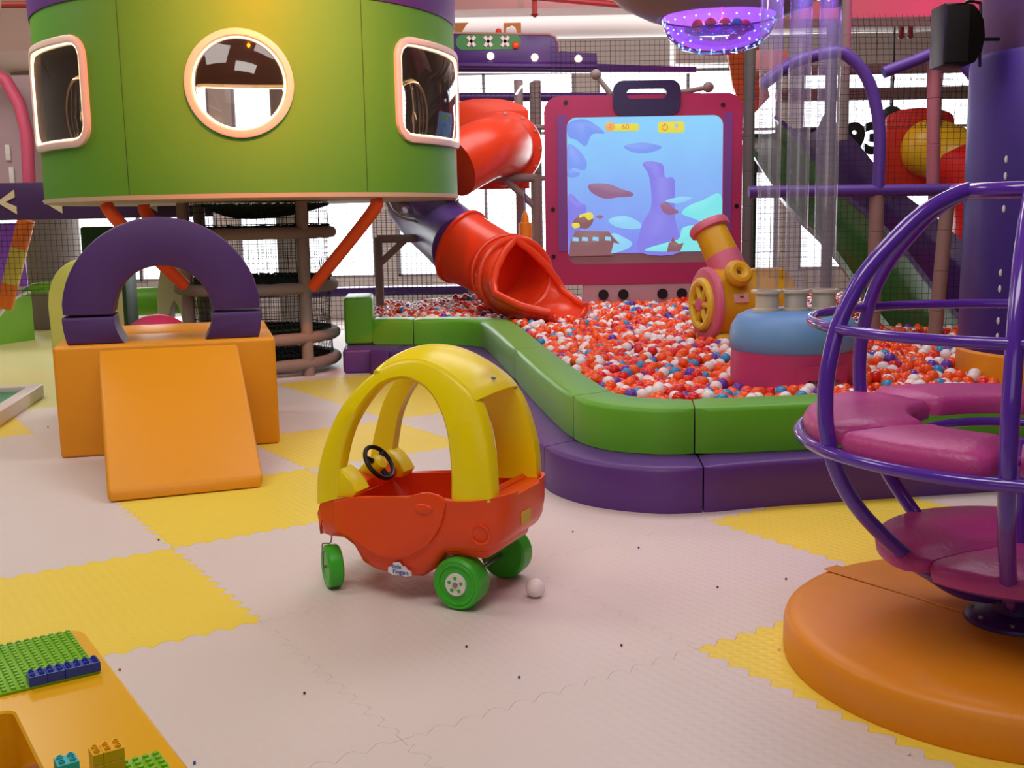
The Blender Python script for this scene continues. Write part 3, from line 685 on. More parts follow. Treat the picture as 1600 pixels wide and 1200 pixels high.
plate(.027, .020, 24, 16, 'lime green studded plate at the far end of the amber block table')
plate(.027, .668, 24, 16, 'lime green studded plate at the near end of the amber block table')
def brick(a0, c0_, na, nc, z, h, m, lb, group=None):
    b = MB(); p = tl(a0 + ST * na / 2, c0_ + ST * nc / 2, z + h / 2); b.box(p, (ST * na - .0004, ST * nc - .0004, h), bev=.0008, seg=1)
    for i in range(na):
        for j in range(nc):
            p = tl(a0 + ST * (i + .5), c0_ + ST * (j + .5), z + h)
            b.lathe([(.0048, 0), (.0048, .0044), (.0033, .0044), (.0033, .0005), (0, .0005)], p, 'Z', 14)
    o = b.build('building_brick', m, keep=True); o.matrix_world = MT; return tag(o, lb, 'building brick', group)
zs = TZ + .0056
brick(.025, .246, 4, 2, zs, .019, M_blue, 'long blue building brick nearest the right edge of the amber table', 'row of blue bricks')
brick(.025 + .064, .246, 2, 2, zs, .019, M_blue, 'short blue building brick in the middle of the blue row', 'row of blue bricks')
brick(.025 + .096, .246, 2, 2, zs, .019, M_blue, 'short blue building brick at the left end of the blue row', 'row of blue bricks')
M_yb = mat('yellow_brick_plastic', '#f0b41c', 0.28); M_tq = mat('turquoise_brick_plastic', '#3fb8c0', 0.28)
for (a, lb) in ((.091, 'right'), (.123, 'left')):
    n = 2 if a < .1 else 1
    for k in range(2):
        brick(a - .004, .655 + .013, n, 2, zs + .0192 * k, .019, M_yb, '%s yellow building brick of the little tower, %s layer' % ('wide' if n == 2 else 'narrow', ('bottom', 'top')[k]), 'yellow brick tower')
brick(.155, .672, 2, 2, zs, .019, M_tq, 'turquoise building brick under its twin beside the yellow tower', 'turquoise bricks')
brick(.155, .672, 2, 2, zs + .0192, .019, M_tq, 'turquoise building brick on top of another beside the yellow tower', 'turquoise bricks')
brick(.20, .40, 4, 2, TZ - .108, .019, M_blue, 'blue building brick lying down in the tray of the amber table')

# ================================================================ PURPLE CAGE CAROUSEL
DX, DY = 1.434, 3.0
b = MB(); R_ = .645; hh = .128
b.lathe([(0.0, hh), (.3, hh), (R_ - .05, hh - .002), (R_ - .02, hh - .008), (R_ - .006, hh - .02), (R_, hh - .04), (R_, .012), (R_ - .006, 0), (0, 0)], (DX, DY, 0), 'Z', 72)
o = tag(b.build('round_pad', M_disc), 'large round amber floor pad under the purple cage carousel', 'floor pad')
b = MB(); a = math.radians(128)
p0 = V(R_ * .97 * math.cos(a), R_ * .97 * math.sin(a), hh + .001); p1 = V(-.04, -.02, hh + .001)
d = (p1 - p0).normalized(); s_ = V(-d.y, d.x, 0)
b.strip([[p0 - s_ * .035, p0 - s_ * .03 + V(0, 0, .004), p0 + s_ * .03 + V(0, 0, .004), p0 + s_ * .035], [p1 - s_ * .02, p1 - s_ * .018 + V(0, 0, .004), p1 + s_ * .018 + V(0, 0, .004), p1 + s_ * .02]])
f = b.build('pad_flap', M_disc, o); f.location = (0, 0, 0)
cg = thing('cage_carousel', 'purple tubular cage carousel with round pink seats on the amber pad', 'carousel', (DX, DY, 0))
b = MB(); b.lathe([(0, .16), (.05, .16), (.075, .155), (.12, .15), (.135, .14), (.138, .130), (.138, .129), (0, .129)], (0, 0, 0), 'Z', 40); bp_ = b.build('base_plate', M_dpurple, cg)
for k in range(8): b = MB(); a = 2 * PI * k / 8 + .3; b.tube([(.118 * math.cos(a), .118 * math.sin(a), .148), (.118 * math.cos(a), .118 * math.sin(a), .156)], .008, 6); b.build('bolt', M_steel, bp_)
b = MB(); b.cyl((0, 0, .15), (0, 0, .27), .062, .055, 24); b.build('hub', M_dpurple, cg)
b = MB(); b.cyl((0, 0, .27), (0, 0, .66), .019, seg=16); b.build('center_pole', M_frame, cg)
PR = [(.07, .205), (.18, .232), (.284, .298), (.387, .377), (.497, .486), (.565, .589), (.602, .70), (.612, .81), (.602, .91), (.572, 1.02), (.512, 1.128), (.425, 1.222), (.33, 1.30), (.23, 1.345), (.19, 1.35)]
prof = catmull([V(r, 0, z) for r, z in PR], 5)
for a in (192, 241.5, 292, 342, 42, 119):
    t = math.radians(a); b = MB(); b.tube([(p.x * math.cos(t), p.x * math.sin(t), p.z) for p in prof], .0215, 14); b.build('frame_bar', M_frame, cg)
for (r, z, tr, nm) in ((.585, .992, .0145, 'rail_ring'), (.612, .665, .0165, 'rail_ring'), (.30, .30, .0165, 'rail_ring'), (.205, 1.348, .021, 'rail_ring'), (.285, .655, .0135, 'rail_ring')):
    b = MB(); b.tube([(r * math.cos(2 * PI * k / 72), r * math.sin(2 * PI * k / 72), z) for k in range(72)], tr, 12, closed=True); b.build(nm, M_frame, cg)
def cushion(name, a0, a1, ri, ro, z, th, parent, m=M_pink, n=24):
    b = MB(); rings = []; cor = .05
    for k in range(n + 1):
        t = k / n; a = math.radians(a0 + (a1 - a0) * t)
        L = math.radians(abs(a1 - a0)) * (ri + ro) / 2; dd = min(t, 1 - t) * L
        q = 0 if dd > cor else cor - math.sqrt(max(cor * cor - (cor - dd) ** 2, 0))
        ri_, ro_ = ri + q, ro - q; zz = th * (1 if dd > cor else .75 + .25 * dd / cor); e = .02
        P = [(ri_, z), (ri_ - .004, z + zz * .5), (ri_ + e * .3, z + zz * .85), (ri_ + e, z + zz), ((ri_ + ro_) / 2, z + zz + .006), (ro_ - e, z + zz), (ro_ - e * .3, z + zz * .85), (ro_ + .004, z + zz * .5), (ro_, z)]
        rings.append([(r * math.cos(a), r * math.sin(a), h) for r, h in P])
    b.strip(rings); return b.build(name, m, parent, sharp=60)
cushion('seat_cushion', 194, 239, .31, .597, .675, .055, cg); cushion('seat_cushion', 121, 192.5, .30, .597, .675, .055, cg)
cushion('seat_cushion', 244, 290, .31, .597, .675, .055, cg); cushion('seat_cushion', 60, 118, .31, .597, .675, .055, cg); cushion('seat_cushion', 294, 340, .31, .597, .675, .055, cg)
b = MB(); cushion('foot_cushion', 205, 385, .02, .385, .318, .05, cg); cushion('foot_cushion', 26, 204, .02, .385, .318, .05, cg); b.bm.free()

# ================================================================ DRUM HOUSE
DC = V(-2.195, 9.756, 0); DR = 1.744; base_a = math.atan2(-DC.y, -DC.x)
dh = thing('drum_house', 'large lime green round drum house with glowing portholes raised on padded posts', 'play house', (DC.x, DC.y, 1.50), base_a)
DZ0, DZ1, DZT = 0.0, 1.42, 1.95
def onc(th, z, r=DR): return V(r * math.cos(th), r * math.sin(th), z)
def loop_rr(tc, zc, hw, hz, rad, n=48):   # rounded rectangle in (angle*R, z)
    P = []
    for k in range(n):
        a = 2 * PI * k / n + 1e-4; ca, sa = math.cos(a), math.sin(a)
        # superellipse-like exact ray cast on rounded rect
        lo, hi = 0, 3
        for _ in range(26):
            m_ = (lo + hi) / 2; x, y = m_ * ca, m_ * sa
            qx, qy = max(abs(x) - (hw - rad), 0), max(abs(y) - (hz - rad), 0)
            ins = abs(x) <= hw and abs(y) <= hz and (qx * qx + qy * qy <= rad * rad)
            lo, hi = (m_, hi) if ins else (lo, m_)
        P.append((tc + lo * ca / DR, zc + lo * sa))
    return P
WINS = [(math.radians(-3.2), .775, .335, .335, .335), (math.radians(58.5), .79, .60, .355, .12), (math.radians(-60), .775, .49, .36, .12), (math.radians(121), .77, .352, .352, .352), (math.radians(181), .77, .60, .385, .12), (math.radians(-119), .77, .352, .352, .352)]
edges_a = []
b = MB()
span = .68
for i, (tc, zc, hw, hz, rad) in enumerate(WINS):
    inner = loop_rr(tc, zc, hw + .02, hz + .02, rad + .02 if rad < hw else rad + .02); outer = []
    ta, tb_ = tc - (hw + .06) / DR, tc + (hw + .06) / DR; za, zb = zc - hz - .06, zc + hz + .06
    for (t_, z_) in inner:
        dx, dz = t_ - tc, z_ - zc; k = min(((tb_ - tc) / abs(dx)) if abs(dx) > 1e-6 else 1e9, ((zb - zc) / abs(dz)) if abs(dz) > 1e-6 else 1e9)
        outer.append((tc + dx * k, zc + dz * k))
    for (cx_, cz_) in ((ta, za), (ta, zb), (tb_, za), (tb_, zb)):
        kk = min(range(len(outer)), key=lambda q: ((outer[q][0] - cx_) * DR) ** 2 + (outer[q][1] - cz_) ** 2); outer[kk] = (cx_, cz_)
    mid = [((a[0] + c[0]) / 2, (a[1] + c[1]) / 2) for a, c in zip(inner, outer)]
    b.strip([[onc(*p) for p in inner], [onc(*p) for p in mid], [onc(*p) for p in outer]], True, False)
    n = 12; A = [ta + (tb_ - ta) * k / n for k in range(n + 1)]
    for (z0, z1) in ((DZ0, za), (zb, DZ1)): b.strip([[onc(t, z0) for t in A], [onc(t, z1) for t in A]], False, False)
    edges_a.append((ta, tb_))
order = sorted(edges_a); n = 10
for i in range(len(order)):
    a0 = order[i][1]; a1 = order[(i + 1) % len(order)][0] + (2 * PI if i == len(order) - 1 else 0)
    while a1 < a0: a1 += 2 * PI
    A = [a0 + (a1 - a0) * k / n for k in range(n + 1)]
    b.strip([[onc(t, DZ0) for t in A], [onc(t, DZ1) for t in A]], False, False)
bmesh.ops.recalc_face_normals(b.bm, faces=b.bm.faces)
b2 = MB(); b2.bm = b.bm.copy()
for v in b2.bm.verts: v.co.x *= (DR - .05) / DR; v.co.y *= (DR - .05) / DR
shell = b.build('drum_wall', M_drum, dh, sharp=0, normals=False); b2.build('inner_lining', mat('grey_lining', '#6f6a66', 0.7), dh, sharp=0, normals=False)
shell.data.normals_split_custom_set_from_vertices([V(v.co.x, v.co.y, 0).normalized() for v in shell.data.vertices])
for a in (-32, 27.5, 92, 151, -151, -90):
    b = MB(); t = math.radians(a); b.tube([onc(t, DZ0 + .01, DR + .0005), onc(t, DZ1 - .01, DR + .0005)], .0032, 5); b.build('panel_seam', mat('dark_green_seam', '#27480f', 0.7), dh)
b = MB(); b.lathe([(DR + .012, DZ1), (DR + .016, DZ1 + .03), (DR + .016, DZT - .02), (DR, DZT), (DR - .06, DZT), (DR - .06, DZ1)], (0, 0, 0), 'Z', 96, closed=True)
b.build('top_band', M_purple, dh)
b = MB(); b.lathe([(DR - .07, DZT - .06), (0.0, DZT - .06), (0, DZT - .02), (DR - .07, DZT - .02)], (0, 0, 0), 'Z', 64); b.build('drum_roof', M_dpurple, dh)
b = MB(); b.lathe([(0, -.035), (DR - .02, -.035), (DR + .006, -.028), (DR + .006, .004), (DR - .05, .006), (0, .006)], (0, 0, 0), 'Z', 96); b.build('drum_floor', mat('drum_floor_edge', '#b8a58f', 0.6), dh)
M_wf = mat('pinkish_window_rim', '#e3c9c2', 0.4); M_led = emis('warm_led_strip', '#ffd9a0', 5.0)
M_dome = thin_glass('bubble_window', (.90, .91, .92), 0.05, 0.03, 0.04, '#9a948c')
for (tc, zc, hw, hz, rad) in WINS:
    L = [loop_rr(tc, zc, hw + d, hz + d, rad + d, 64) for d in (.045, .045, .03, .0, -.012, -.012)]
    rad_ = [DR - .03, DR + .028, DR + .036, DR + .036, DR + .022, DR - .05]
    b = MB(); b.strip([[onc(t, z, r) for t, z in l] for l, r in zip(L, rad_)], True, False); fo = b.build('window_rim', M_wf, dh)
    b = MB(); l = loop_rr(tc, zc, hw - .014, hz - .014, rad - .014, 64); b.tube([onc(t, z, DR + .016) for t, z in l], .0085, 6, closed=True); b.build('led_strip', M_led, fo)
    b = MB(); rings = []
    for k in range(8):
        q = k / 8; s_ = 1 - q; r = DR + .005 + .035 * (1 - s_ ** 2.4) * 1.0
        lp = loop_rr(tc, zc, (hw - .015) * s_ + 1e-3, (hz - .015) * s_ + 1e-3, (rad - .015) * s_, 48); rings.append([onc(t, z, r) for t, z in lp])
    b.strip(rings, True, False); f = b.bm.faces.new(b.bm.verts[-48:] if False else [v for v in list(b.bm.verts)[-48:]]); f.smooth = True
    b.build('bubble_pane', M_dome, dh if False else fo)

# ---------------------------------------------------------------- round net tower under the drum
nt_ = thing('net_tower', 'round climbing tower of grey padded rings, posts and black netting under the drum', 'climbing tower', (-2.216, 9.60, 0))
TR = .645
PA = [base_a + a for a in (math.radians(37), math.radians(-62), math.radians(138), math.radians(-132))]
for a in PA:
    b = MB(); b.tube([(TR * math.cos(a), TR * math.sin(a), .0), (TR * math.cos(a), TR * math.sin(a), 1.46)], .052, 16); b.build('tower_post', M_foampost, nt_)
def ringtube(z, r, t, tilt=0.0, n=64):
    return [(r * math.cos(2 * PI * k / n), r * math.sin(2 * PI * k / n), z + tilt * math.sin(2 * PI * k / n)) for k in range(n)]
for z in (.10, .32, .74, 1.20):
    b = MB(); pts = ringtube(z, TR + .01, .05); rr = [.05 if k % 4 else .046 for k in range(64)]
    b.tube(pts, rr, 12, closed=True); b.build('tower_ring', M_foampost, nt_)
b = MB()
for k in range(96):
    a = 2 * PI * k / 96; b.tube([(( TR - .01) * math.cos(a), (TR - .01) * math.sin(a), .1), ((TR - .03) * math.cos(a), (TR - .03) * math.sin(a), .5), ((TR - .01) * math.cos(a), (TR - .01) * math.sin(a), .74), ((TR - .03) * math.cos(a), (TR - .03) * math.sin(a), 1.0), ((TR - .01) * math.cos(a), (TR - .01) * math.sin(a), 1.46)], .0024, 3, caps=False)
for j in range(26):
    z = .13 + j * .052; b.tube(ringtube(z, TR - .02, 0, n=48), .0024, 3, closed=True)
b.build('net_skin', M_net, nt_, sharp=0, normals=False)
for q, z in enumerate((.13, .40, .82, 1.26, 1.44)):
    b = MB(); a0 = base_a + math.radians([200, -30, 150, 20, 60][q])
    for k in range(26):
        x = -TR + 2 * TR * (k + .5) / 26; w = math.sqrt(TR * TR - x * x)
        for fl in (0, 1):
            P = []
            for j in range(9):
                y = -w + 2 * w * j / 8; sag = -.11 * (1 - (x * x + y * y) / TR ** 2); X, Y = (x, y) if fl == 0 else (y, x)
                if X < -.15 * TR: X = -.15 * TR + (X + .15 * TR) * .2
                P.append((X * math.cos(a0) - Y * math.sin(a0), X * math.sin(a0) + Y * math.cos(a0), z + sag))
            b.tube(P, .010, 4, caps=False)
    b.build('net_floor', M_gnet, nt_, sharp=0, normals=False)
def strut(p0, p1, lb, bend=None):
    b = MB(); P = [p0, p1] if bend is None else [p.to_tuple() for p in catmull([V(*p0), V(*bend), V(*p1)], 6)]
    b.tube(P, .05, 16); return tag(b.build('padded_strut', M_strut), lb, 'strut', 'orange struts under the drum')
strut((-1.03, 8.62, 1.455), (-1.62, 8.98, .76), 'orange padded strut from the drum to the right post of the net tower', bend=(-1.08, 8.65, 1.34))
strut((-3.05, 8.38, 1.455), (-2.62, 8.82, .80), 'front orange padded strut from the drum to the left of the net tower', bend=(-2.96, 8.42, 1.30))
strut((-2.98, 9.05, 1.455), (-2.78, 9.15, 1.0), 'orange padded strut from the drum to the net tower, just right of its neighbour', bend=(-2.96, 9.06, 1.36))

# ================================================================ GAME SCREEN at the back of the pit
SY = 11.40
def sx(u): return (u - 850) * .00650 + .378
def sz(v): return 2.49 - (v - 150) * .00653
gs = thing('game_screen', 'large magenta framed game screen showing an underwater picture at the back of the ball pit', 'screen', (sx(1005), SY, .30), 0)
GX, GZ = sx(1005), .30
def SP(u, v): return (sx(u) - GX, sz(v) - GZ)
def grect(u0, v0, u1, v1, r, k=8): (x0, z1), (x1, z0) = SP(u0, v0), SP(u1, v1); return rrect(x0, z0, x1, z1, r, k)
b = MB(); b.ringprism(grect(850, 148, 1161, 442, .16), grect(885, 181, 1131, 409, .10), (0, 0, 0), (1, 0, 0), (0, 0, 1), .10); b.build('frame', M_magenta, gs)
b = MB(); b.prism(grect(884, 180, 1132, 410, .10), (0, .03, 0), (1, 0, 0), (0, 0, 1), .04); b.build('screen_board', mat('unlit_screen_taupe', '#9a7478', 0.6), gs)
def emat(name, c1, c2=None, s=1.0):
    m = bpy.data.materials.new(name); m.use_nodes = True; nt = m.node_tree; bb = nt.nodes['Principled BSDF']; bb.inputs['Base Color'].default_value = (.02, .02, .02, 1); bb.inputs['Roughness'].default_value = .6
    bb.inputs['Emission Strength'].default_value = s; bb.inputs['Emission Color'].default_value = lin(c1)
    if c2:
        tc = nt.nodes.new('ShaderNodeTexCoord'); sep = nt.nodes.new('ShaderNodeSeparateXYZ'); mr = nt.nodes.new('ShaderNodeMapRange'); n = nt.nodes.new('ShaderNodeTexNoise'); n.inputs['Scale'].default_value = 2.2
        mr.inputs['From Min'].default_value = .6; mr.inputs['From Max'].default_value = 1.95
        nt.links.new(tc.outputs['Object'], sep.inputs[0]); nt.links.new(tc.outputs['Object'], n.inputs['Vector'])
        ad = nt.nodes.new('ShaderNodeMath'); ad.operation = 'MULTIPLY_ADD'; ad.inputs[1].default_value = .5; nt.links.new(n.outputs['Fac'], ad.inputs[0])
        sb = nt.nodes.new('ShaderNodeMath'); sb.operation = 'SUBTRACT'; sb.inputs[1].default_value = .25
        nt.links.new(sep.outputs['Z'], sb.inputs[0]); nt.links.new(sb.outputs[0], ad.inputs[2]); nt.links.new(ad.outputs[0], mr.inputs['Value'])
        mx = nt.nodes.new('ShaderNodeMix'); mx.data_type = 'RGBA'; mx.inputs[6].default_value = lin(c2); mx.inputs[7].default_value = lin(c1)
        nt.links.new(mr.outputs[0], mx.inputs[0]); nt.links.new(mx.outputs[2], bb.inputs['Emission Color'])
    return m
pic = MB(); P = [SP(885, 396), SP(1131, 396)] + [p for p in grect(885, 181, 1131, 396, .09) if p[1] > 1.2]
pic.prism([SP(885, 393), SP(1131, 392), SP(1131, 205)] + [(x, z) for x, z in grect(885, 181, 1131, 390, .10) if z > SP(0, 200)[1]] + [SP(885, 205)], (0, .022, 0), (1, 0, 0), (0, 0, 1), .003)
po = pic.build('projected_picture', emat('picture_water', '#86cffa', '#7f86ee'), gs)
lay = [0]
def shape(name, pts, m, smooth=True):
    lay[0] += 1; d = MB(); P = [SP(u, v) for u, v in pts]
    if smooth:
        q = [V(a, c, 0) for a, c in P]; n = len(q); P = []
        for i in range(n):
            a, bb, c, e = q[i - 1], q[i], q[(i + 1) % n], q[(i + 2) % n]
            for k in range(4):
                t = k / 4; w = 0.5 * ((2 * bb) + (c - a) * t + (2 * a - 5 * bb + 4 * c - e) * t * t + (3 * bb - a - 3 * c + e) * t ** 3); P.append((w.x, w.y))
    d.prism(P, (0, .020 - lay[0] * .0006, 0), (1, 0, 0), (0, 0, 1), .002); return d.build(name, m, po, sharp=0)
EMR = emat('picture_reef', '#7d9cf2'); EMT = emat('picture_turquoise', '#7fe4e8'); EMP = emat('picture_violet', '#8580e6'); EMB = emat('picture_brown', '#8a5f62'); EMF = emat('picture_fish_mauve', '#94688c'); EMY = emat('picture_yellow', '#e4d84a'); EMC = emat('picture_light_cyan', '#8fd0f4')
shape('reef_shape', [(887, 190), (915, 184), (945, 205), (925, 207), (915, 225), (900, 215), (888, 210)], EMR)
shape('reef_shape', [(887, 222), (905, 232), (916, 250), (912, 262), (895, 258), (887, 262)], EMR)
shape('reef_shape', [(887, 262), (905, 266), (900, 272), (887, 272)], EMR)
shape('reef_shape', [(887, 300), (905, 312), (915, 318), (912, 340), (900, 362), (887, 372)], EMP)
shape('reef_shape', [(975, 226), (1005, 221), (1035, 228), (1015, 237), (990, 236)], EMR)
shape('reef_shape', [(1005, 252), (1035, 254), (1040, 275), (1055, 280), (1056, 340), (1066, 392), (1000, 392), (1003, 350), (1018, 320), (1015, 275)], EMP)
shape('reef_shape', [(950, 340), (975, 334), (1000, 345), (998, 355), (965, 352)], EMC)
shape('reef_shape', [(1040, 312), (1065, 306), (1083, 308), (1062, 316)], EMC)
shape('reef_shape', [(1067, 332), (1078, 320), (1100, 312), (1128, 303), (1130, 350), (1110, 350), (1085, 340)], EMT)
shape('reef_shape', [(1010, 390), (1040, 378), (1062, 372), (1068, 355), (1090, 352), (1110, 370), (1128, 380), (1128, 391)], EMT)
shape('reef_shape', [(945, 392), (955, 362), (975, 368), (988, 378), (975, 388)], EMC)
shape('whale_shape', [(918, 288), (924, 283), (950, 284), (970, 292), (988, 298), (987, 304), (965, 305), (945, 307), (925, 298)], EMF)
shape('fish_shape', [(1033, 318), (1042, 314), (1052, 322), (1062, 330), (1048, 334), (1037, 329)], EMF)
shape('fish_shape', [(894, 342), (905, 332), (920, 330), (926, 340), (918, 352), (905, 352)], EMB)
shape('fish_shape', [(905, 331), (922, 328), (926, 336), (918, 340), (912, 334), (904, 336)], EMY); shape('fish_shape', [(892, 345), (902, 344), (904, 350), (895, 352)], EMY)
shape('fish_shape', [(930, 334), (937, 332), (942, 335), (936, 338)], EMF)
shape('wreck_shape', [(889, 375), (897, 356), (950, 358), (960, 370), (968, 378), (958, 376), (954, 392), (960, 396), (887, 396)], EMB, False)
for u in (893, 908, 925, 945): shape('wreck_gap', [(u, 366), (u + 9, 367), (u + 9, 373), (u - 1, 372)], EMC, False)
shape('wreck_shape', [(1043, 392), (1046, 378), (1054, 374), (1062, 380), (1070, 378), (1064, 392)], EMB, False)
shape('wreck_shape', [(1050, 376), (1052, 366), (1056, 376)], EMB, False)
for (u0, v0, u1, v1) in ((948, 192, 999, 203), (1028, 190, 1070, 207)):
    lay[0] += 1; d = MB(); d.prism(grect(u0, v0, u1, v1, .034), (0, .020 - lay[0] * .0006, 0), (1, 0, 0), (0, 0, 1), .002); d.build('score_panel', EMY, po, sharp=0)
lay[0] += 1; d = MB(); d.prism([(SP(953, 196)[0] + .05 * math.cos(a), SP(953, 196)[1] + .05 * math.sin(a)) for a in [2 * PI * k / 24 for k in range(24)]], (0, .020 - lay[0] * .0006, 0), (1, 0, 0), (0, 0, 1), .002); d.build('coin', emat('picture_coin', '#e8b060'), po, sharp=0)
RX = Matrix.Rotation(PI / 2, 4, 'X'); EMO = emat('picture_orange_text', '#e06a30')
text('score_text', '60', .075, (SP(977, 197)[0], -.012, SP(977, 197)[1]), RX, EMO, po, .001); text('timer_text', '9', .08, (SP(1057, 198)[0], -.012, SP(1057, 198)[1]), RX, emat('picture_timer', '#8fb4e8'), po, .001)
text('coin_mark', '0', .06, (SP(953, 196)[0], -.012, SP(953, 196)[1]), RX, EMO, po, .001)
d = MB(); cx, cz = SP(1039, 199); d.tube([(cx + .028 * math.cos(a), -.010, cz + .028 * math.sin(a)) for a in [2 * PI * k / 20 for k in range(20)]], .004, 6, closed=True); d.tube([(cx, -.01, cz), (cx, -.01, cz + .018)], .003, 5); d.tube([(cx, -.01, cz + .03), (cx, -.01, cz + .042)], .006, 5); d.build('timer_mark', EMO, po)
# light of the projector spilling on the frame, put in as violet-coloured strips
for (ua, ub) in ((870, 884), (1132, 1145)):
    d = MB(); (x0, z1), (x1, z0) = SP(ua, 177), SP(ub, 360 if ua > 1000 else 388); d.box(((x0 + x1) / 2, -.004, (z0 + z1) / 2), (x1 - x0, .006, z1 - z0)); d.build('spill_strip', mat('violet_spill', '#7d4596', .5), gs)
d = MB(); P = rrect(SP(958, 0)[0], SP(0, 180)[1], SP(1063, 0)[0], SP(0, 127)[1], .10, 8)
I = rrect(SP(979, 0)[0], SP(0, 155)[1], SP(1041, 0)[0], SP(0, 140)[1], .045, 8); d.ringprism(P, I, (0, -.03, 0), (1, 0, 0), (0, 0, 1), .09); d.build('handle', mat('dark_indigo_board', '#281c4e', .4), gs)
for (u0, v0, u1, v1) in ((955, 146, 932, 116), (1062, 146, 1108, 138)):
    (xa, za), (xb, zb) = SP(u0, v0), SP(u1, v1); d = MB(); d.cyl((xa, .05, za), (xb, .05, zb), .03, .022, 12); ao = d.build('antenna', M_foampost, gs); d = MB(); d.sphere((xb, .05, zb), .055, 16); d.build('antenna_ball', M_foampost, ao)
for (u, v) in ((862, 322), (862, 396), (1153, 322), (1151, 398), (884, 158), (1130, 166)):
    x, z = SP(u, v); d = MB(); d.tube([(x, -.012, z), (x, .0, z)], .022, 12); d.build('bolt_cap', M_black, gs)
b = MB(); b.box((SP(1032, 0)[0], .12, .12), (SP(1155, 0)[0] - SP(908, 0)[0], .22, .52), bev=.015); base = b.build('screen_base', mat('pinkish_base_board', '#b98c96', .6), gs)
for u in (941, 973, 1036, 1067):
    x = SP(u, 0)[0]; d = MB(); d.tube([(x, -.02, sz(458) - GZ), (x, .012, sz(458) - GZ)], .054, 20); d.build('speaker_hole', M_black, base)

# ================================================================ FOAM CANNON in the pit
cn = thing('foam_cannon', 'mustard yellow and pink play cannon with spoked wheel standing in the balls', 'cannon', (1.71, 7.95, .33), math.radians(14))
M_mp_ = M_lpink
b = MB(); b.lathe([(0, -.30), (.22, -.30), (.245, -.28), (.25, -.25), (.25, .26), (.235, .29), (0, .29)], (0, 0, .32), 'X', 40); b.build('barrel_base', M_cyel, cn)
b = MB(); b.lathe([(.19, -.335), (.25, -.33), (.268, -.315), (.268, -.285), (.25, -.275), (.19, -.275)], (0, 0, .32), 'X', 40, closed=True); b.build('wheel_rim', M_lpink, cn)
d = MB(); d.tube([(-.34, .165 * math.cos(a), .32 + .165 * math.sin(a)) for a in [2 * PI * k / 32 for k in range(32)]], .032, 10, closed=True)
for k in range(6): a = 2 * PI * k / 6; d.cyl((-.34, 0, .32), (-.34, .16 * math.cos(a), .32 + .16 * math.sin(a)), .024, .02, 8)
wo = d.build('spoked_wheel', mat('butter_yellow_plastic', '#ecc63a', .4), cn)
d = MB(); d.tube([(-.375, 0, .32), (-.30, 0, .32)], [.045, .055], 16); d.build('wheel_hub', M_lpink, wo)
bd = V(-.165, .30, .58).normalized(); p0 = V(-.06, .0, .42)
d = MB(); d.tube([p0, p0 + bd * .28], [.135, .128], 28); d.build('barrel_band', M_lpink, cn)
d = MB(); d.tube([p0 + bd * .24, p0 + bd * .50], [.127, .118], 28); d.build('barrel', M_cyel, cn)
d = MB(); q = p0 + bd * .49; e1 = bd.orthogonal().normalized(); e2 = bd.cross(e1)
d.tube([q - bd * .01, q, q + bd * .03, q + bd * .055, q + bd * .058, q + bd * .02], [.122, .146, .152, .142, .105, .10], 28); d.build('muzzle_ring', M_lpink, cn)
d = MB(); ctr = V(-.17, -.235, .55); ax_ = V(.0, -.85, .53).normalized(); e1 = V(1, 0, 0); e2 = ax_.cross(e1)
d.tube([ctr + (e1 * math.cos(a) + e2 * math.sin(a)) * .058 for a in [2 * PI * k / 28 for k in range(28)]], .043, 10, closed=True); ro = d.build('aiming_ring', M_cyel, cn)
d = MB(); d.tube([ctr - ax_ * .02, ctr + ax_ * .008], .03, 16); d.build('ring_hole', mat('brown_hole', '#6b4a28', .7), ro)
d = MB(); d.box((-.15, -.247, .375), (.11, .012, .065), bev=.003, rot=Matrix.Rotation(-.18, 4, 'X')); so = d.build('label_sticker', mat('pale_pink_sticker', '#e8b4a8', .5), cn)
d = MB(); d.box((-.15, -.2545, .385), (.03, .002, .012)); d.box((-.15, -.2535, .362), (.08, .002, .006)); d.build('sticker_print', mat('print_red', '#b0302c', .5), so)
b = MB(); b.box((0, 0, .06), (.60, .42, .12), bev=.02); b.build('cannon_base', mat('butter_yellow_plastic', '#ecc63a', .4), cn)

# ================================================================ BUBBLE TUBES
BX, BY = 1.545, 5.95
bt = thing('bubble_tube_stand', 'pink and blue padded round stand holding three clear bubble tubes at the pit edge', 'bubble tubes', (BX, BY, 0), 0)
b = MB(); b.lathe([(.0, 0.02), (.335, .02), (.338, .05), (.335, .50), (.332, .56), (.0, .565)], (0, 0, 0), 'Z', 56); pk = b.build('pink_base', M_cpink, bt)
b = MB(); b.lathe([(0, .555), (.325, .555), (.340, .575), (.345, .62), (.335, .69), (.30, .745), (.25, .768), (.18, .775), (0, .775)], (0, 0, 0), 'Z', 56); b.build('blue_cushion', M_cush, bt)
# pocket with the mesh grille
gt = math.radians(-77)
def gp(t, z, r): a = gt + t; return (r * math.cos(a), r * math.sin(a), z)
b = MB(); Oo = [(-.42, .24), (.42, .24), (.42, .50), (-.42, .50)]; Ii = [(-.25, .24), (.25, .24), (.25, .43), (-.25, .43)]
def dens(Q, n=6):
    o = []
    for i in range(4):
        a, c = Q[i], Q[(i + 1) % 4]
        for k in range(n): o.append((a[0] + (c[0] - a[0]) * k / n, a[1] + (c[1] - a[1]) * k / n))
    return o
O_, I_ = dens(Oo), dens(Ii)
b.strip([[gp(t, z, .33) for t, z in O_], [gp(t, z, .352) for t, z in O_], [gp(t * .97, z, .360) for t, z in O_], [gp(t * 1.04, z, .360) for t, z in I_], [gp(t, z, .352) for t, z in I_], [gp(t, z, .33) for t, z in I_]], True, False); b.build('grille_pocket', M_cpink, bt)
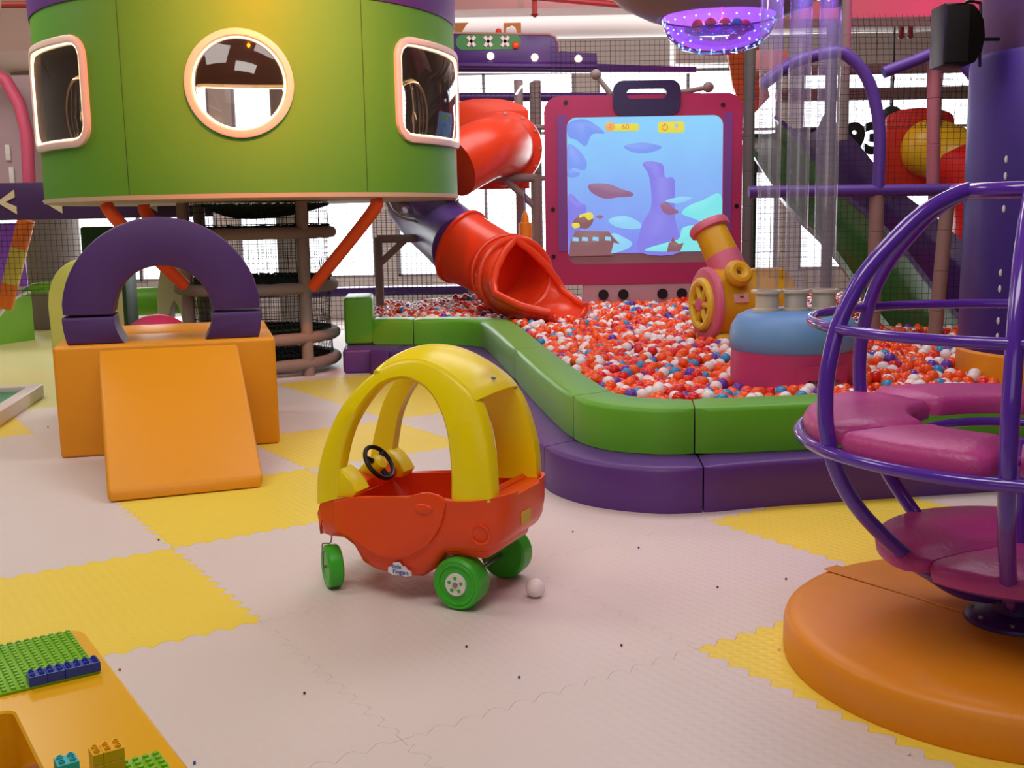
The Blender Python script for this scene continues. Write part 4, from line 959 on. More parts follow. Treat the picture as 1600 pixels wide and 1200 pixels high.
b = MB(); b.strip([[gp(-.25 + .5 * k / 12, .24, .341) for k in range(13)], [gp(-.25 + .5 * k / 12, .43, .341) for k in range(13)]], False, False); go = b.build('grille_back', M_black, bt)
b = MB(); n = 18
for i in range(n + 1):
    t = -.25 + .5 * i / n
    b.tube([gp(t + (.014 if k % 2 else -.0), .24 + .19 * k / 14, .344) for k in range(15)], .0022, 4, caps=False)
b.build('grille_mesh', mat('white_grille', '#d8d4cc', .5), go, sharp=0)
for i, dx in enumerate((-.158, -.005, .148)):
    d = MB(); dy_ = (-.05, -.05, -.05)[i]
    d.lathe([(0, .77), (.076, .77), (.076, .785), (.062, .79), (.062, .865), (.085, .87), (.085, .885), (.055, .885), (.055, .80), (0, .80)], (dx, dy_, 0), 'Z', 32); fl = d.build('tube_flange', mat('ivory_plastic', '#d8cbb8', .4), bt)
    d = MB(); d.lathe([(.0585, .880), (.0585, 2.60)], (dx, dy_, 0), 'Z', 32); to = d.build('clear_tube', M_acr, bt)
    d = MB(); d.lathe([(.0, 2.35), (.05, 2.35), (.054, 2.36), (.054, 2.40), (0, 2.40)], (dx, dy_, 0), 'Z', 24)
    if i: d.build('water_surface', thin_glass('violet_water', (.62, .55, .9), .1), to)
    else: d.bm.free()
    rnd = random.Random(i)
    for q in range(5):
        a = rnd.uniform(0, 2 * PI); z = rnd.uniform(.95, 2.2); d = MB(); d.sphere((dx + .035 * math.cos(a), dy_ + .035 * math.sin(a), z), .006, 8); d.build('air_bubble', M_acr, to)
# violet light at the top of the tubes
light('tube_led', 'POINT', (1.54, 5.70, 2.45), 9, (.42, .22, 1.0), .05)

# ================================================================ SAUCER LAMP with ball bowl
sc_ = thing('saucer_lamp', 'grey saucer hanging above the tubes with a violet glowing clear bowl of balls', 'hanging lamp', (1.235, 6.55, 2.42), 0)
M_hull = mat('grey_saucer_paint', '#7d727c', .4)
b = MB(); b.lathe([(.335, .0), (.36, -.01), (.42, .01), (.56, .08), (.66, .16), (.72, .26), (.68, .34), (.50, .40), (0, .42), (0, .39), (.45, .37), (.30, .20), (.33, .03)], (0, 0, 0), 'Z', 64); b.build('saucer_hull', M_hull, sc_)
b = MB(); b.lathe([(.335, .0), (.325, -.045), (.29, -.11), (.22, -.17), (.12, -.20), (0, -.205)], (0, 0, 0), 'Z', 48); b.build('clear_bowl', thin_glass('violet_bowl', (.72, .66, 1.0), .07, .02, .10, '#9a7be8'), sc_)
b = MB(); b.lathe([(0, .12), (.30, .10), (.325, .0)], (0, 0, 0), 'Z', 40); b.build('bowl_reflector', mat('white_reflector', '#d8b8e0', .5), sc_)
M_l1 = emis('blue_led_dot', '#8fd0ff', 4.0); 
for q in range(26):
    a = 2 * PI * q / 26; d = MB(); d.sphere((.312 * math.cos(a), .312 * math.sin(a), -.035), .0055, 8); d.build('led_dot', M_l1, sc_)
for q in range(20):
    a = 2 * PI * q / 20; d = MB(); d.sphere((.232 * math.cos(a), .232 * math.sin(a), -.152), .0065, 8); d.build('led_dot', M_l1, sc_)
b = MB(); b.lathe([(0, -.10), (.17, -.085), (.20, -.075), (.20, -.07), (0, -.09)], (0, 0, 0), 'Z', 32); b.build('inner_dish', thin_glass('violet_bowl', (.72, .66, 1.0)), sc_)
d = MB(); d.cyl((0.02, 0, .08), (.02, 0, -.06), .006, seg=8); d.build('center_rod', M_lpink, sc_)
M_lr = mat('lit_red_ball', '#e8203a', .35); M_lt = mat('teal_ball', '#1fa890', .35)
for (dx, dy_, m, lb) in ((-.13, -.05, M_lr, 'red ball at the left side of the glowing bowl'), (-.065, -.10, M_lr, 'red ball second from the left in the glowing bowl'), (.015, -.09, M_lr, 'red ball in the middle of the glowing bowl'), (.085, -.07, M_lt, 'teal ball in the glowing bowl'), (.145, -.02, M_lr, 'red ball at the right side of the glowing bowl'), (.075, .06, BM['white'], 'white ball at the back of the glowing bowl')):
    b = MB(); b.sphere((1.235 + dx, 6.55 + dy_, 2.42 - .055), .036, sub=3); tag(b.build('bowl_ball', m), lb, 'ball', 'balls in the hanging bowl')
light('saucer_led', 'POINT', (1.235, 6.55, 2.40), 5, (.62, .3, 1.0), .08)
for (x, y, z) in ((.78, 6.4, 2.53), (1.62, 6.35, 2.52), (1.80, 6.5, 2.53)):
    d = MB(); d.sphere((x - 1.235, y - 6.55, z - 2.42 - .03), 1, 10, sc=(.022, .012, .008)); d.build('hull_light', emis('mint_led', '#6ff0c0', 4.0), sc_)

# ================================================================ PURPLE COLUMN, SPEAKER, SIGN
pc = thing('padded_column', 'thick purple padded column with an orange foot on the right side of the ball pit', 'column', (3.13, 6.06, 0), 0)
b = MB(); b.lathe([(0, .52), (.585, .52), (.59, .55), (.59, 2.08), (.58, 2.11), (0, 2.11)], (0, 0, 0), 'Z', 64); b.build('purple_padding', mat('indigo_vinyl', '#3a2378', .38, bump=.1, bscale=200, var=.05), pc)
b = MB(); b.lathe([(0, 0.0), (.597, 0.0), (.597, .51), (.585, .525), (0, .525)], (0, 0, 0), 'Z', 64); b.build('orange_foot', M_orange, pc)
b = MB(); b.lathe([(0, 2.10), (.54, 2.10), (.54, 4.40), (0, 4.40)], (0, 0, 0), 'Z', 48); b.build('painted_shaft', mat('dark_plum_paint', '#46204f', .6, var=.08), pc)
a = math.radians(236)
b = MB(); b.tube([(.592 * math.cos(a), .592 * math.sin(a), .45), (.592 * math.cos(a), .592 * math.sin(a), 2.09)], .004, 5); b.build('padding_seam', mat('seam_dark', '#20143c', .6), pc)
b = MB(); b.strip([[(r * math.cos(math.radians(t)), r * math.sin(math.radians(t)), z) for t in range(238, 300, 4)] for r, z in ((.55, 2.085), (.60, 2.085), (.60, 2.125), (.55, 2.125))], False, False); b.build('white_trim', M_white, pc)
rnd = random.Random(4)
for q in range(9):
    z = .62 + q * .085 + (.25 if q > 4 else 0); a = math.radians(206); b = MB(); b.sphere((.589 * math.cos(a), .589 * math.sin(a), z), 1, 8, sc=(.010, .010, .02)); b.build('white_stud', M_white, pc)
sp = thing('loudspeaker', 'black half-round loudspeaker mounted on a bracket left of the purple column', 'speaker', (2.345, 5.9, 2.035), 0)
b = MB(); P = [(-.095, 0), (.02, -.01), (.07, .01), (.105, .06), (.118, .14), (.108, .22), (.075, .275), (.05, .30), (.0, .305), (-.095, .305)]
b.prism(P, (0, -.10, 0), (1, 0, 0), (0, 0, 1), .20, bev=.01); b.build('cabinet', M_black, sp)
b = MB(); b.prism([(-.088, .012), (.03, .012), (.03, .293), (-.088, .293)], (0, -.106, 0), (1, 0, 0), (0, 0, 1), .008, bev=.002); b.build('grille', mat('speaker_cloth', '#1c1a1b', .8, bump=.3, bscale=400), sp)
b = MB(); b.tube(catmull([(.03, .02, .29), (.06, .02, .33), (.12, .02, .325), (.135, .02, .30), (.14, .02, .10), (.145, .02, .0)], 4), .008, 8); b.tube([(.13, .02, .14), (.24, .02, .14)], .010, 8); b.build('bracket', M_black, sp)
sg_ = thing('wall_sign', 'small white, red and blue notice sign high on the purple column at the right edge', 'sign', (2.66, 5.62, 2.0), 0)
ang = math.atan2(-(3.24 - 2.80), -(5.97 - 6.4)) ; 
R_s = Matrix.Rotation(math.radians(-44), 4, 'Z')
def sgn_box(c, d, m, nm, par):
    b = MB(); b.box(c, d, bev=0.001); o = b.build(nm, m, par); o.matrix_local = R_s; return o
sgo = sgn_box((.10, 0, .10), (.22, .006, .21), M_white, 'sign_board', sg_)
sgn_box((.10, -.005, .175), (.20, .004, .035), mat('sign_red', '#c8322a', .5), 'sign_header', sg_); sgn_box((.10, -.005, .022), (.20, .004, .03), mat('sign_blue', '#2a2a86', .5), 'sign_footer', sg_)
b = MB(); b.tube([(.03 + .018 * math.cos(t), -.006, .10 + .026 * math.sin(t)) for t in [2 * PI * k / 20 for k in range(20)]], .003, 6, closed=True); o = b.build('sign_emblem', mat('sign_green', '#3a8a4a', .5), sg_); o.matrix_local = R_s

# ================================================================ SLIDES AND FRAMES behind the pit
ts = thing('tube_slide', 'orange-red spiral tube slide with purple and clear sections ending in the ball pit', 'slide', (-.3, 11.0, 0), 0)
TO = V(-.3, 11.0, 0)
def L3(*p): return V(*p) - TO
# flat back panel and collar
b = MB(); P = [(-.62, 0), (.32, 0), (.32, .82)] + [(-.15 + .47 * math.cos(a), .80 + .16 * math.sin(a)) for a in [math.radians(10 + 160 * k / 12) for k in range(13)]] + [(-.62, .82)]
b.prism(P, L3(-.09, 12.05, 1.60), (1, 0, 0), (0, 0, 1), .05, bev=.01); b.build('back_panel', M_slide, ts)
ctl = catmull([(-.02, 12.02, 2.02), (-.06, 11.75, 2.03), (-.25, 11.35, 1.97), (-.55, 11.05, 1.80)], 8)
b = MB(); b.tube([L3(*p) for p in ctl], .31, 32); b.build('upper_tube', M_slide, ts)
b = MB(); q = L3(-.02, 12.0, 2.02); b.tube([q + V(0, .02, 0), q + V(0, -.05, 0), q + V(0, -.06, 0)], [.40, .39, .36], 36); co = b.build('collar', M_slide, ts)
for k in range(12):
    a = 2 * PI * k / 12; b = MB(); b.tube([q + V(.37 * math.cos(a), -.055, .37 * math.sin(a)), q + V(.37 * math.cos(a), -.072, .37 * math.sin(a))], .014, 6); b.build('bolt', M_steel, co)
# clear turning section
b = MB(); b.lathe([(.355, .36), (.355, .05), (.345, -.02), (.30, -.11), (.215, -.17), (.10, -.192), (0, -.195)], L3(-.875, 11.25, 1.50), 'Z', 40); b.build('clear_section', thin_glass('smoky_clear', (.5, .45, .5), .04, .05, .16, '#5a4040', .45), ts)
b = MB(); c = L3(-.875, 11.25, 1.485)
b.tube([c + V(-.36 * math.cos(a), -.02, -.215 * math.sin(a)) for a in [PI * k / 24 for k in range(25)]], .013, 8); b.build('clear_section_rim', mat('ivory_rim', '#b8a494', .4), ts)
# purple section, flare, mouth
ctl2 = catmull([(-1.02, 12.0, 1.50), (-.84, 11.75, 1.30), (-.62, 11.2, 1.14), (-.42, 10.46, 1.0)], 8)
b = MB(); b.tube([L3(*p) for p in ctl2], .325, 32); b.build('purple_section', M_pslide, ts)
ax0, ax1 = V(-.46, 10.48, 1.03), V(-.02, 10.18, .80)
dd = (ax1 - ax0).normalized()
b = MB(); b.tube([ax0 - TO, ax0 + dd * .03 - TO, ax0 + dd * .035 - TO, ax0 + dd * .30 - TO, ax1 - TO], [.37, .37, .345, .325, .31], 40); b.build('flared_coupling', M_slide, ts)
# mouth: rounded hood that opens into a chute
rings = []; N = 30
pth = [(-.24, 10.36, .91), (-.12, 10.24, .85), (-.03, 10.08, .79), (.05, 9.90, .74), (.17, 9.74, .64), (.34, 9.60, .545), (.50, 9.50, .49)]
hw = [.30, .32, .34, .37, .42, .42, .33]; top = [.30, .32, .34, .36, .10, -.06, -.07]; botm = [.30, .32, .32, .30, .25, .18, .12]
fw = V(.82, -.57, 0).normalized(); sd = V(.57, .82, 0).normalized()
b = MB(); rings = []; rin = []
P6 = catmull([V(*p) for p in pth], 4); 
def interp(L, i):
    i = i / 4; a = min(int(i), len(L) - 2); t = i - a; return L[a] + (L[a + 1] - L[a]) * t
for i, p in enumerate(P6):
    w, tp, bt_ = interp(hw, i), interp(top, i), interp(botm, i); R0_, R1_ = [], []
    a_open = 0 if i <= 12 else min(1, (i - 12) / 4)          # hood opens upwards
    hd = (P6[min(i + 1, len(P6) - 1)] - P6[max(i - 1, 0)]); sd = V(-hd.y, hd.x, 0).normalized()
    for k in range(N + 1):
        a = math.radians(90 + 360 * k / N) if a_open == 0 else math.radians(90 + 88 * a_open + (360 - 176 * a_open) * k / N)
        x, z = math.cos(a), math.sin(a); z2 = z * (max(tp, .04) if z > 0 else bt_)
        if a_open and z > -.2: z2 += 0
        q = p + sd * (x * w) + V(0, 0, z2); q2 = p + sd * (x * (w - .03)) + V(0, 0, z2 * (1 - .03 / bt_) if z < 0 else z2 * .92)
        R0_.append(q - TO); R1_.append(q2 - TO)
    rings.append(R0_); rin.append(R1_)
b.strip(rings, False, False); b.strip(rin, False, False)
for i in range(len(rings) - 1):       # lip
    for kk in (0, -1): b.strip([[rings[i][kk], rin[i][kk]], [rings[i + 1][kk], rin[i + 1][kk]]], False, False)
b.strip([rings[-1], rin[-1]], False, False)
b.tube([r[0] for r in rings[12:]] , .035, 10); b.tube([r[-1] for r in rings[12:]], .035, 10); b.tube(rings[-1], .03, 10)
b.build('slide_mouth', M_slide, ts, sharp=60)
# hood rim
b = MB(); b.tube([p for p in rings[12]], .035, 10); b.tube([rings[9][k] + (rings[9][k] - (P6[9] - TO)) * .04 for k in range(N + 1)], .018, 8); b.build('hood_rim', M_slide, ts)

GP = 'grey padded frame of the back climbing wall'
def post(x, y, z0, z1, r, lb): return pole((x, y, z0), (x, y, z1), r, lb, group='grey padded posts')
sf = thing('slide_support', 'grey padded angle support standing in the balls under the clear slide section', 'support frame', (-1.34, 11.22, 0), 0)
def pbar(par, p0, p1, r=.042, nm='support_bar', m=None):
    b = MB(); b.tube([V(*p0) - par.location, V(*p1) - par.location], r, 12); return b.build(nm, m or M_foampost, par)
pbar(sf, (-1.34, 11.22, 0), (-1.34, 11.22, 1.12)); pbar(sf, (-1.34, 11.22, 1.10), (-.76, 11.22, 1.10)); pbar(sf, (-1.34, 11.22, .84), (-1.07, 11.22, 1.08), .034)
s2 = thing('slide_support', 'grey padded angle bracket under the upper red tube, left of the game screen', 'support frame', (.28, 11.75, 0), 0)
pbar(s2, (.30, 11.75, 0), (.30, 11.75, 1.72), .05); pbar(s2, (.30, 11.75, 1.70), (-.20, 11.75, 1.72), .045); pbar(s2, (.28, 11.75, 1.40), (-.02, 11.75, 1.68), .035)
pole((.13, 12.35, 0), (.13, 12.35, 2.78), .05, 'slim grey post between the red slide panel and the game screen', group='grey padded posts')
pole((.32, 12.6, 0), (.32, 12.6, 2.80), .065, 'thicker grey post directly left of the game screen', group='grey padded posts')
pole((-.42, 12.2, 0), (-.42, 12.2, .95), .05, 'short grey post behind the purple slide section', group='grey padded posts')
b = MB(); b.tube([(.13, 12.35, 2.28), (.45, 12.5, 2.28)], .03, 10); b.tube([(.13, 12.35, 1.72), (.45, 12.5, 1.72)], .03, 10)
tag(b.build('cross_bar', M_foampost), 'short grey cross bars joining the posts left of the game screen', 'bar')
# boxing bag in orange
b = MB(); b.tube([(.17, 11.6, 1.60), (.17, 11.6, 1.35)], .008, 6); o = b.build('hanging_rope', M_dpurple)
tag(o, 'dark rope holding the orange bag left of the game screen', 'rope')
b = MB(); b.tube([(.17, 11.6, 1.36), (.17, 11.6, 1.30), (.17, 11.6, 1.24), (.17, 11.6, 1.23), (.17, 11.6, 1.0)], [.01, .035, .04, .07, .075], 16)
tag(b.build('hanging_bag', mat('bright_orange_vinyl', '#f28a1c', .5)), 'small bright orange bag hanging on a rope left of the game screen', 'hanging bag')

# ---------------------------------------------------------------- header board over the slide, with lamps and crosses
hb = thing('deck_header', 'dark purple deck header board with a green pill of white crosses', 'header board', (0.2, 12.7, 2.85), 0)
HX, HZ, HY = .2, 2.85, 12.7
def HB(u, v): return ((u - 800) / 1706 * 12.45 + 0.0 - HX + (.03), 1.302 + (338 - v - (u - 800) * .0183) / 1706 * 12.5 - HZ + .0)
def hpts(P): return [HB(*p) for p in P]
b = MB(); b.prism(hpts([(640, 118), (1090, 118), (1090, 110), (935, 107), (936, 90), (878, 88), (878, 76), (873, 67), (862, 62), (640, 59)]), (0, 0, 0), (1, 0, 0), (0, 0, 1), .12, bev=.01); b.build('header_board', M_dpurple, hb)
b = MB(); q = [V(x, -.03, z) for x, z in hpts([(640, 107), (800, 109), (935, 110)])]; b.tube(q, .045, 10); b.build('header_roll', M_dpurple, hb)
b = MB(); q = [V(x, -.005, z) for x, z in hpts([(640, 59.5), (862, 62), (872, 66), (878, 76), (878, 88)])]; b.tube(q, .012, 8); b.build('header_edge', M_beam, hb)
(x0, z1), (x1, z0) = HB(719, 63), HB(819, 84)
b = MB(); b.prism(rrect(x0, z0 , x1, z1, (z1 - z0) / 2 - .001, 8), (0, -.005, 0), (1, 0, 0), (0, 0, 1), .02); pill = b.build('green_pill', mat('green_sign_board', '#3f8a45', .5), hb)
for u in (743, 769, 795):
    b = MB(); x, z = HB(u, 73); 
    for sg in (1, -1): b.box((x, -.014, z), (.035, .016, .13), rot=Matrix.Rotation(sg * math.radians(38), 4, 'Y'))
    b.build('white_cross', M_white, pill)
b = MB(); x, z = HB(811, 79); b.sphere((x, -.02, z), 1, 12, sc=(.04, .02, .04)); b.build('red_dot', M_red, pill)
M_bulb = emis('warm_lamp_bulb', '#ffe9c0', 2.2)
for i, u in enumerate((772, 840, 907)):
    x, z = HB(u, (95, 97, 99)[i]); b = MB(); b.sphere((HX + x, HY - .03, HZ + z), .042, 16)
    tag(b.build('round_lamp', M_bulb), '%s of the three glowing round lamps on the dark purple header' % ('leftmost', 'middle', 'rightmost')[i], 'lamp', 'round lamps on the header')
for (u, v, m, r, lb) in ((785, 57, M_slide, .035, 'small red ball on top of the purple header board'),):
    x, z = HB(u, v); b = MB(); b.sphere((HX + x, HY + .05, HZ + z), r, 14); tag(b.build('header_ball', m), lb, 'ball')
for i, (u0, u1) in enumerate(((712, 739), (793, 820))):
    b = MB(); (x0, z0), (x1, z1) = HB(u0, 62), HB(u1, 42); w = x1 - x0
    P = [(x0, z0)] + [(x0, z1)] + ([(x1, z1), (x0 + w * .85, z1 - .03), (x0 + w * .55, z0 + .02), (x0 + w * .5, z0)] if i == 0 else [(x1, z1), (x1, z0), (x1 - w * .2, z0), (x1 - w * .3, z0 + .08), (x0 + w * .5, z1 - .03), (x0 + w * .15, z1 - .06), (x0 + w * .12, z0)])
    b.prism([(a + HX, c) for a, c in P], (0, HY + .125, HZ), (1, 0, 0), (0, 0, 1), .04)
    tag(b.build('ochre_cutout', mat('ochre_board', '#b87a22', .5)), 'ochre cut-out board standing up behind the purple header, %s' % ('by the drum' if i == 0 else 'right one'), 'cut-out')
b = MB(); b.tube([(-.9, 12.75, 2.66), (2.2, 12.75, 2.60)], .05, 12); tag(b.build('padded_rail', M_dpurple), 'dark purple padded rail below the header board behind the game screen', 'rail')
b = MB(); b.tube([(.10, 12.3, 2.62), (.16, 12.3, 2.70), (.33, 12.3, 2.80)], .012, 8)
tag(b.build('led_tube', mat('led_tube_white', '#dfe6ff', .3, emit='#cfdcff', estr=1.5)), 'short curved light tube above the slim post left of the game screen', 'light tube')
# left fascia with chevrons
fa_ = thing('chevron_fascia', 'dark purple fascia board with cream chevrons left of and behind the drum', 'fascia board', (-4.3, 10.9, 1.365), 0)
b = MB(); b.box((-.35, .0, .17), (3.5, .12, .36), bev=.01); b.build('fascia_board', mat('plum_board', '#402256', .5), fa_)
M_chev = mat('cream_board', '#c9b79a', .6)
for cu_ in (0, 70, 144, 216):
    x = (cu_ - 800) / 1706 * 10.85 * 1.0 + 4.3 + .085; w = .18; b = MB()
    z0, zm, z1 = .045, .165, .285
    b.prism([(x, zm), (x + w, z1), (x + w, z1 - .075), (x + .085, zm), (x + w + .01, z0 + .075), (x + w + .01, z0)][::-1], (0, -.072, 0), (1, 0, 0), (0, 0, 1), .015); b.build('chevron', M_chev, fa_)
# pink arch and wall panel at the upper left
b = MB(); b.box((-5.2, 11.6, 2.25), (2.6, .08, 1.15)); tag(b.build('deck_back_panel', mat('pinkish_panel', '#b79aa4', .6, var=.1)), 'pinkish wall panel of the upper deck behind the pink padded arch', 'panel')
b = MB(); b.tube([(-4.83, 11.2, 1.70), (-4.81, 11.2, 2.2), (-4.86, 11.2, 2.5), (-4.98, 11.2, 2.74), (-5.15, 11.2, 2.84), (-5.35, 11.2, 2.84), (-5.6, 11.2, 2.7), (-5.75, 11.2, 2.4), (-5.78, 11.2, 1.70)], .062, 14)
tag(b.build('padded_arch_tube', mat('pink_padding', '#d8587c', .5)), 'pink padded tube arch on the upper deck at the left edge', 'arch')
for (x, z) in ((-5.17, 2.05), (-5.15, 1.82)):
    b = MB(); b.box((x, 11.545, z), (.05, .03, .16), bev=.005); tag(b.build('white_plate', M_white), 'small white plate on the pinkish panel at the left edge, %s one' % ('upper' if z > 2 else 'lower'), 'plate')
# violet translucent panel, striped padded pole, nets at the left
b = MB(); b.box((-5.68, 12.2, .98), (.62, .02, .70)); tag(b.build('violet_panel', mat('violet_panel', '#8a4fd0', .4)), 'bright violet panel behind the net at the left edge', 'panel')
b = MB(); pp = [V(-5.33, 11.5, .45), V(-5.02, 11.5, 1.36)]
st_ = thing('striped_pole', 'leaning padded pole striped orange and yellow behind the net at the left edge', 'padded pole', (-5.33, 11.5, .45), 0)
O5 = V(-5.33, 11.5, .45); ms = [mat('orange_stripe', '#d86a18', .5), mat('yellow_stripe', '#c8b04a', .5)]
for k in range(3):
    a_, c_ = pp[0].lerp(pp[1], (0, .28, .68)[k]) - O5, pp[0].lerp(pp[1], (.28, .68, 1)[k]) - O5; d = MB(); d.tube([a_, c_], .085, 20); d.build('pole_band', ms[k % 2], st_)
b.bm.free()
net('black safety net hanging under the purple fascia at the left', (-5.75, 11.05, .60), (1, 0, 0), (0, 0, 1), 2.1, .75, .055, .0026)
net('black safety net behind the left side of the ball pit under the drum', (-3.6, 12.55, .05), (1, 0, 0), (0, 0, 1), 2.7, 1.35, .055, .0028)
# small green and red slide
sl = thing('toddler_slide', 'small green and red toddler slide with white edges on the far left floor', 'slide', (-5.72, 12.6, 0), math.radians(0))
def sl_pt(t): # along the chute from top (t=0) to the end
    y = -1.5 * t; z = .44 * (1 - 1 / (1 + math.exp(-11 * (t - .30)))) + .05; return y, z
ux = V(-.38, -1, 0).normalized(); vx = V(1, -.38, 0).normalized()
for nm, t0, t1, m in (('green_chute', 0, .55, M_plate), ('red_chute', .55, 1.0, mat('coral_plastic', '#e06050', .4))):
    b = MB(); rings = []
    for k in range(13):
        t = t0 + (t1 - t0) * k / 12; y, z = sl_pt(t); c = ux * (-y)
        rings.append([c + vx * -.26 + V(0, 0, 0), c + vx * -.26 + V(0, 0, z + .06), c + vx * -.22 + V(0, 0, z + .06), c + vx * -.20 + V(0, 0, z), c + vx * .20 + V(0, 0, z), c + vx * .22 + V(0, 0, z + .06), c + vx * .26 + V(0, 0, z + .06), c + vx * .26])
    b.strip(rings); b.build(nm, m, sl, sharp=50)
for sg in (-1, 1):
    b = MB(); b.tube([ux * (-sl_pt(t / 24)[0]) + vx * .24 * sg + V(0, 0, sl_pt(t / 24)[1] + .068) for t in range(25)], .022, 8); b.build('white_edge', M_white, sl)
b = MB(); b.tube([V(.36, .1, .52) + V(.28 * math.cos(a), 0, .10 * math.sin(a)) for a in [PI * k / 14 for k in range(15)]], .035, 8); b.prism([(.36 + .27 * math.cos(a), .52 + .10 * math.sin(a)) for a in [PI * k / 14 for k in range(15)]], (0, .1, 0), (1, 0, 0), (0, 0, 1), .03); b.build('green_headboard', M_plate, sl)
b = MB(); b.box((-5.0, 13.3, .26), (.75, .4, .52), bev=.02); tag(b.build('padded_seat_block', mat('slate_vinyl', '#54485c', .5)), 'dark padded block beside the small green slide on the far left', 'padded block')
b = MB(); b.box((-5.12, 12.95, .15), (.4, .28, .30), bev=.03); tag(b.build('white_box', M_white), 'white box standing in front of the dark block beside the small green slide', 'box')
# low purple-white benches seen through the net tower
for z, m in ((.34, M_white), (.24, M_dpurple), (.14, M_white)):
    pass
b = MB(); b.box((-2.2, 14.6, .36), (4.2, .3, .10), bev=.02); tag(b.build('far_bench', M_dpurple), 'long low purple bench by the windows seen through the net tower', 'bench')
b = MB(); b.box((-2.2, 14.6, .15), (4.1, .26, .3), bev=.02); tag(b.build('bench_plinth', M_white), 'white plinth under the long low purple bench by the windows', 'bench base')

# ---------------------------------------------------------------- nets behind the pit
net('large black safety net closing the back of the ball pit left of the game screen', (-1.5, 12.52, .02), (1, 0, 0), (0, 0, 1), 1.95, 2.75, .055, .0028)
net('large black safety net behind the game screen', (.5, 12.56, .02), (1, 0, 0), (0, 0, 1), 2.9, 3.2, .055, .0028)
net('black safety net on the right between the grey posts and the tubes', (1.72, 7.82, .3), (1, 0, 0), (0, 0, 1), .85, 2.0, .045, .0018)
net('black safety net on the far right in front of the red and yellow slide', (2.58, 7.80, .3), (1, .0, 0), (0, 0, 1), .9, 1.95, .045, .0018)
net('black curved climbing net at the upper right under the magenta beam', (2.55, 9.6, 2.0), (1, .12, 0), (0, 0, 1), 1.6, .95, .05, .0022, sag=.12)
# ---------------------------------------------------------------- right climbing frame
pole((1.88, 8.7, 0), (1.88, 8.7, 2.95), .045, 'dark grey padded post just right of the game screen', m=mat('dark_grey_padding', '#5c5556', .7), group='grey padded posts')
pole((2.57, 8.9, 0), (2.57, 8.9, 2.75), .045, 'dark grey padded post right behind the bubble tubes', m=mat('dark_grey_padding', '#5c5556', .7), group='grey padded posts')
BP = mat('beige_padding', '#8f6f66', .7)
pole((2.57, 7.72, .30), (2.57, 7.72, 1.43), .05, 'beige padded post in front of the green slide, left one', m=BP, group='beige padded posts')
pole((3.00, 7.70, .30), (3.06, 7.70, 1.43), .05, 'beige padded post in front of the green slide, right one beside the column', m=BP, group='beige padded posts')
pole((2.97, 7.75, 1.43), (2.94, 7.75, 2.36), .045, 'rosy padded post rising in front of the red and yellow slide', m=mat('rosy_padding', '#a8606a', .7), group='beige padded posts')
pole((2.88, 9.6, 1.9), (2.88, 9.6, 3.05), .05, 'grey padded post left of the red slide panel under the magenta beam', group='grey padded posts')
pole((3.95, 10.3, 1.2), (3.95, 10.3, 2.6), .045, 'grey padded post beside the padded column, right of the red slide', group='grey padded posts')
pole((1.67, 7.7, 1.44), (3.40, 7.7, 1.43), .042, 'purple glossy padded rail crossing the right climbing frame', m=M_pslide, name='padded_rail', cat='rail')
b = MB(); b.tube([V(*p) for p in catmull([(1.75, 7.7, 2.16), (1.97, 7.7, 2.31), (2.24, 7.7, 2.37), (2.35, 7.7, 2.33), (2.46, 7.7, 2.21), (2.53, 7.7, 2.03), (2.57, 7.7, 1.80), (2.57, 7.7, 1.44)], 5)], .042, 12)
tag(b.build('padded_arch_pipe', M_pslide), 'purple curved padded pipe arching down right of the bubble tubes', 'pipe')
b = MB(); b.tube(catmull([(2.58, 7.7, 2.23), (2.78, 7.7, 2.30), (2.93, 7.7, 2.35), (3.07, 7.7, 2.32), (3.23, 7.7, 2.16)], 5), .04, 12)
tag(b.build('padded_arch_pipe', M_pslide), 'purple padded pipe rising towards the loudspeaker at the upper right', 'pipe')
# slides going down to the right
def chute(name, label, p0, p1, w, m, n=24, depth=.16, wave=.04):
    b = MB(); p0, p1 = V(*p0), V(*p1); d = (p1 - p0); h = V(d.x, d.y, 0).normalized(); sd_ = V(-h.y, h.x, 0); rings = []
    for k in range(n + 1):
        t = k / n; c = p0.lerp(p1, t) + V(0, 0, wave * math.sin(t * 4 * PI)); 
        prof = [(-w / 2 - .05, .02), (-w / 2 - .02, .05), (-w / 2, .03), (-w / 2 + .05, -depth * .7), (-w / 4, -depth), (0, -depth * .95), (w / 4, -depth), (w / 2 - .05, -depth * .7), (w / 2, .03), (w / 2 + .02, .05), (w / 2 + .05, .02), (w / 2 + .01, -.02), (w / 2 - .02, -depth * .8), (0, -depth - .03), (-w / 2 + .02, -depth * .8), (-w / 2 - .01, -.02)]
        rings.append([c + sd_ * a + V(0, 0, z) for a, z in prof])
    b.strip(rings); return tag(b.build(name, m, sharp=50), label, 'slide')
chute('open_slide', 'dark green open slide running down to the right behind the grey posts', (2.68, 12.1, 2.24), (3.24, 7.85, .20), .56, M_gslide, n=30, depth=.13)
chute('open_slide', 'dark purple open slide running down to the right beside the green one', (3.22, 12.3, 2.30), (3.82, 7.95, .24), .52, mat('dark_purple_slide_plastic', '#2e1850', .3), n=30, depth=.13)
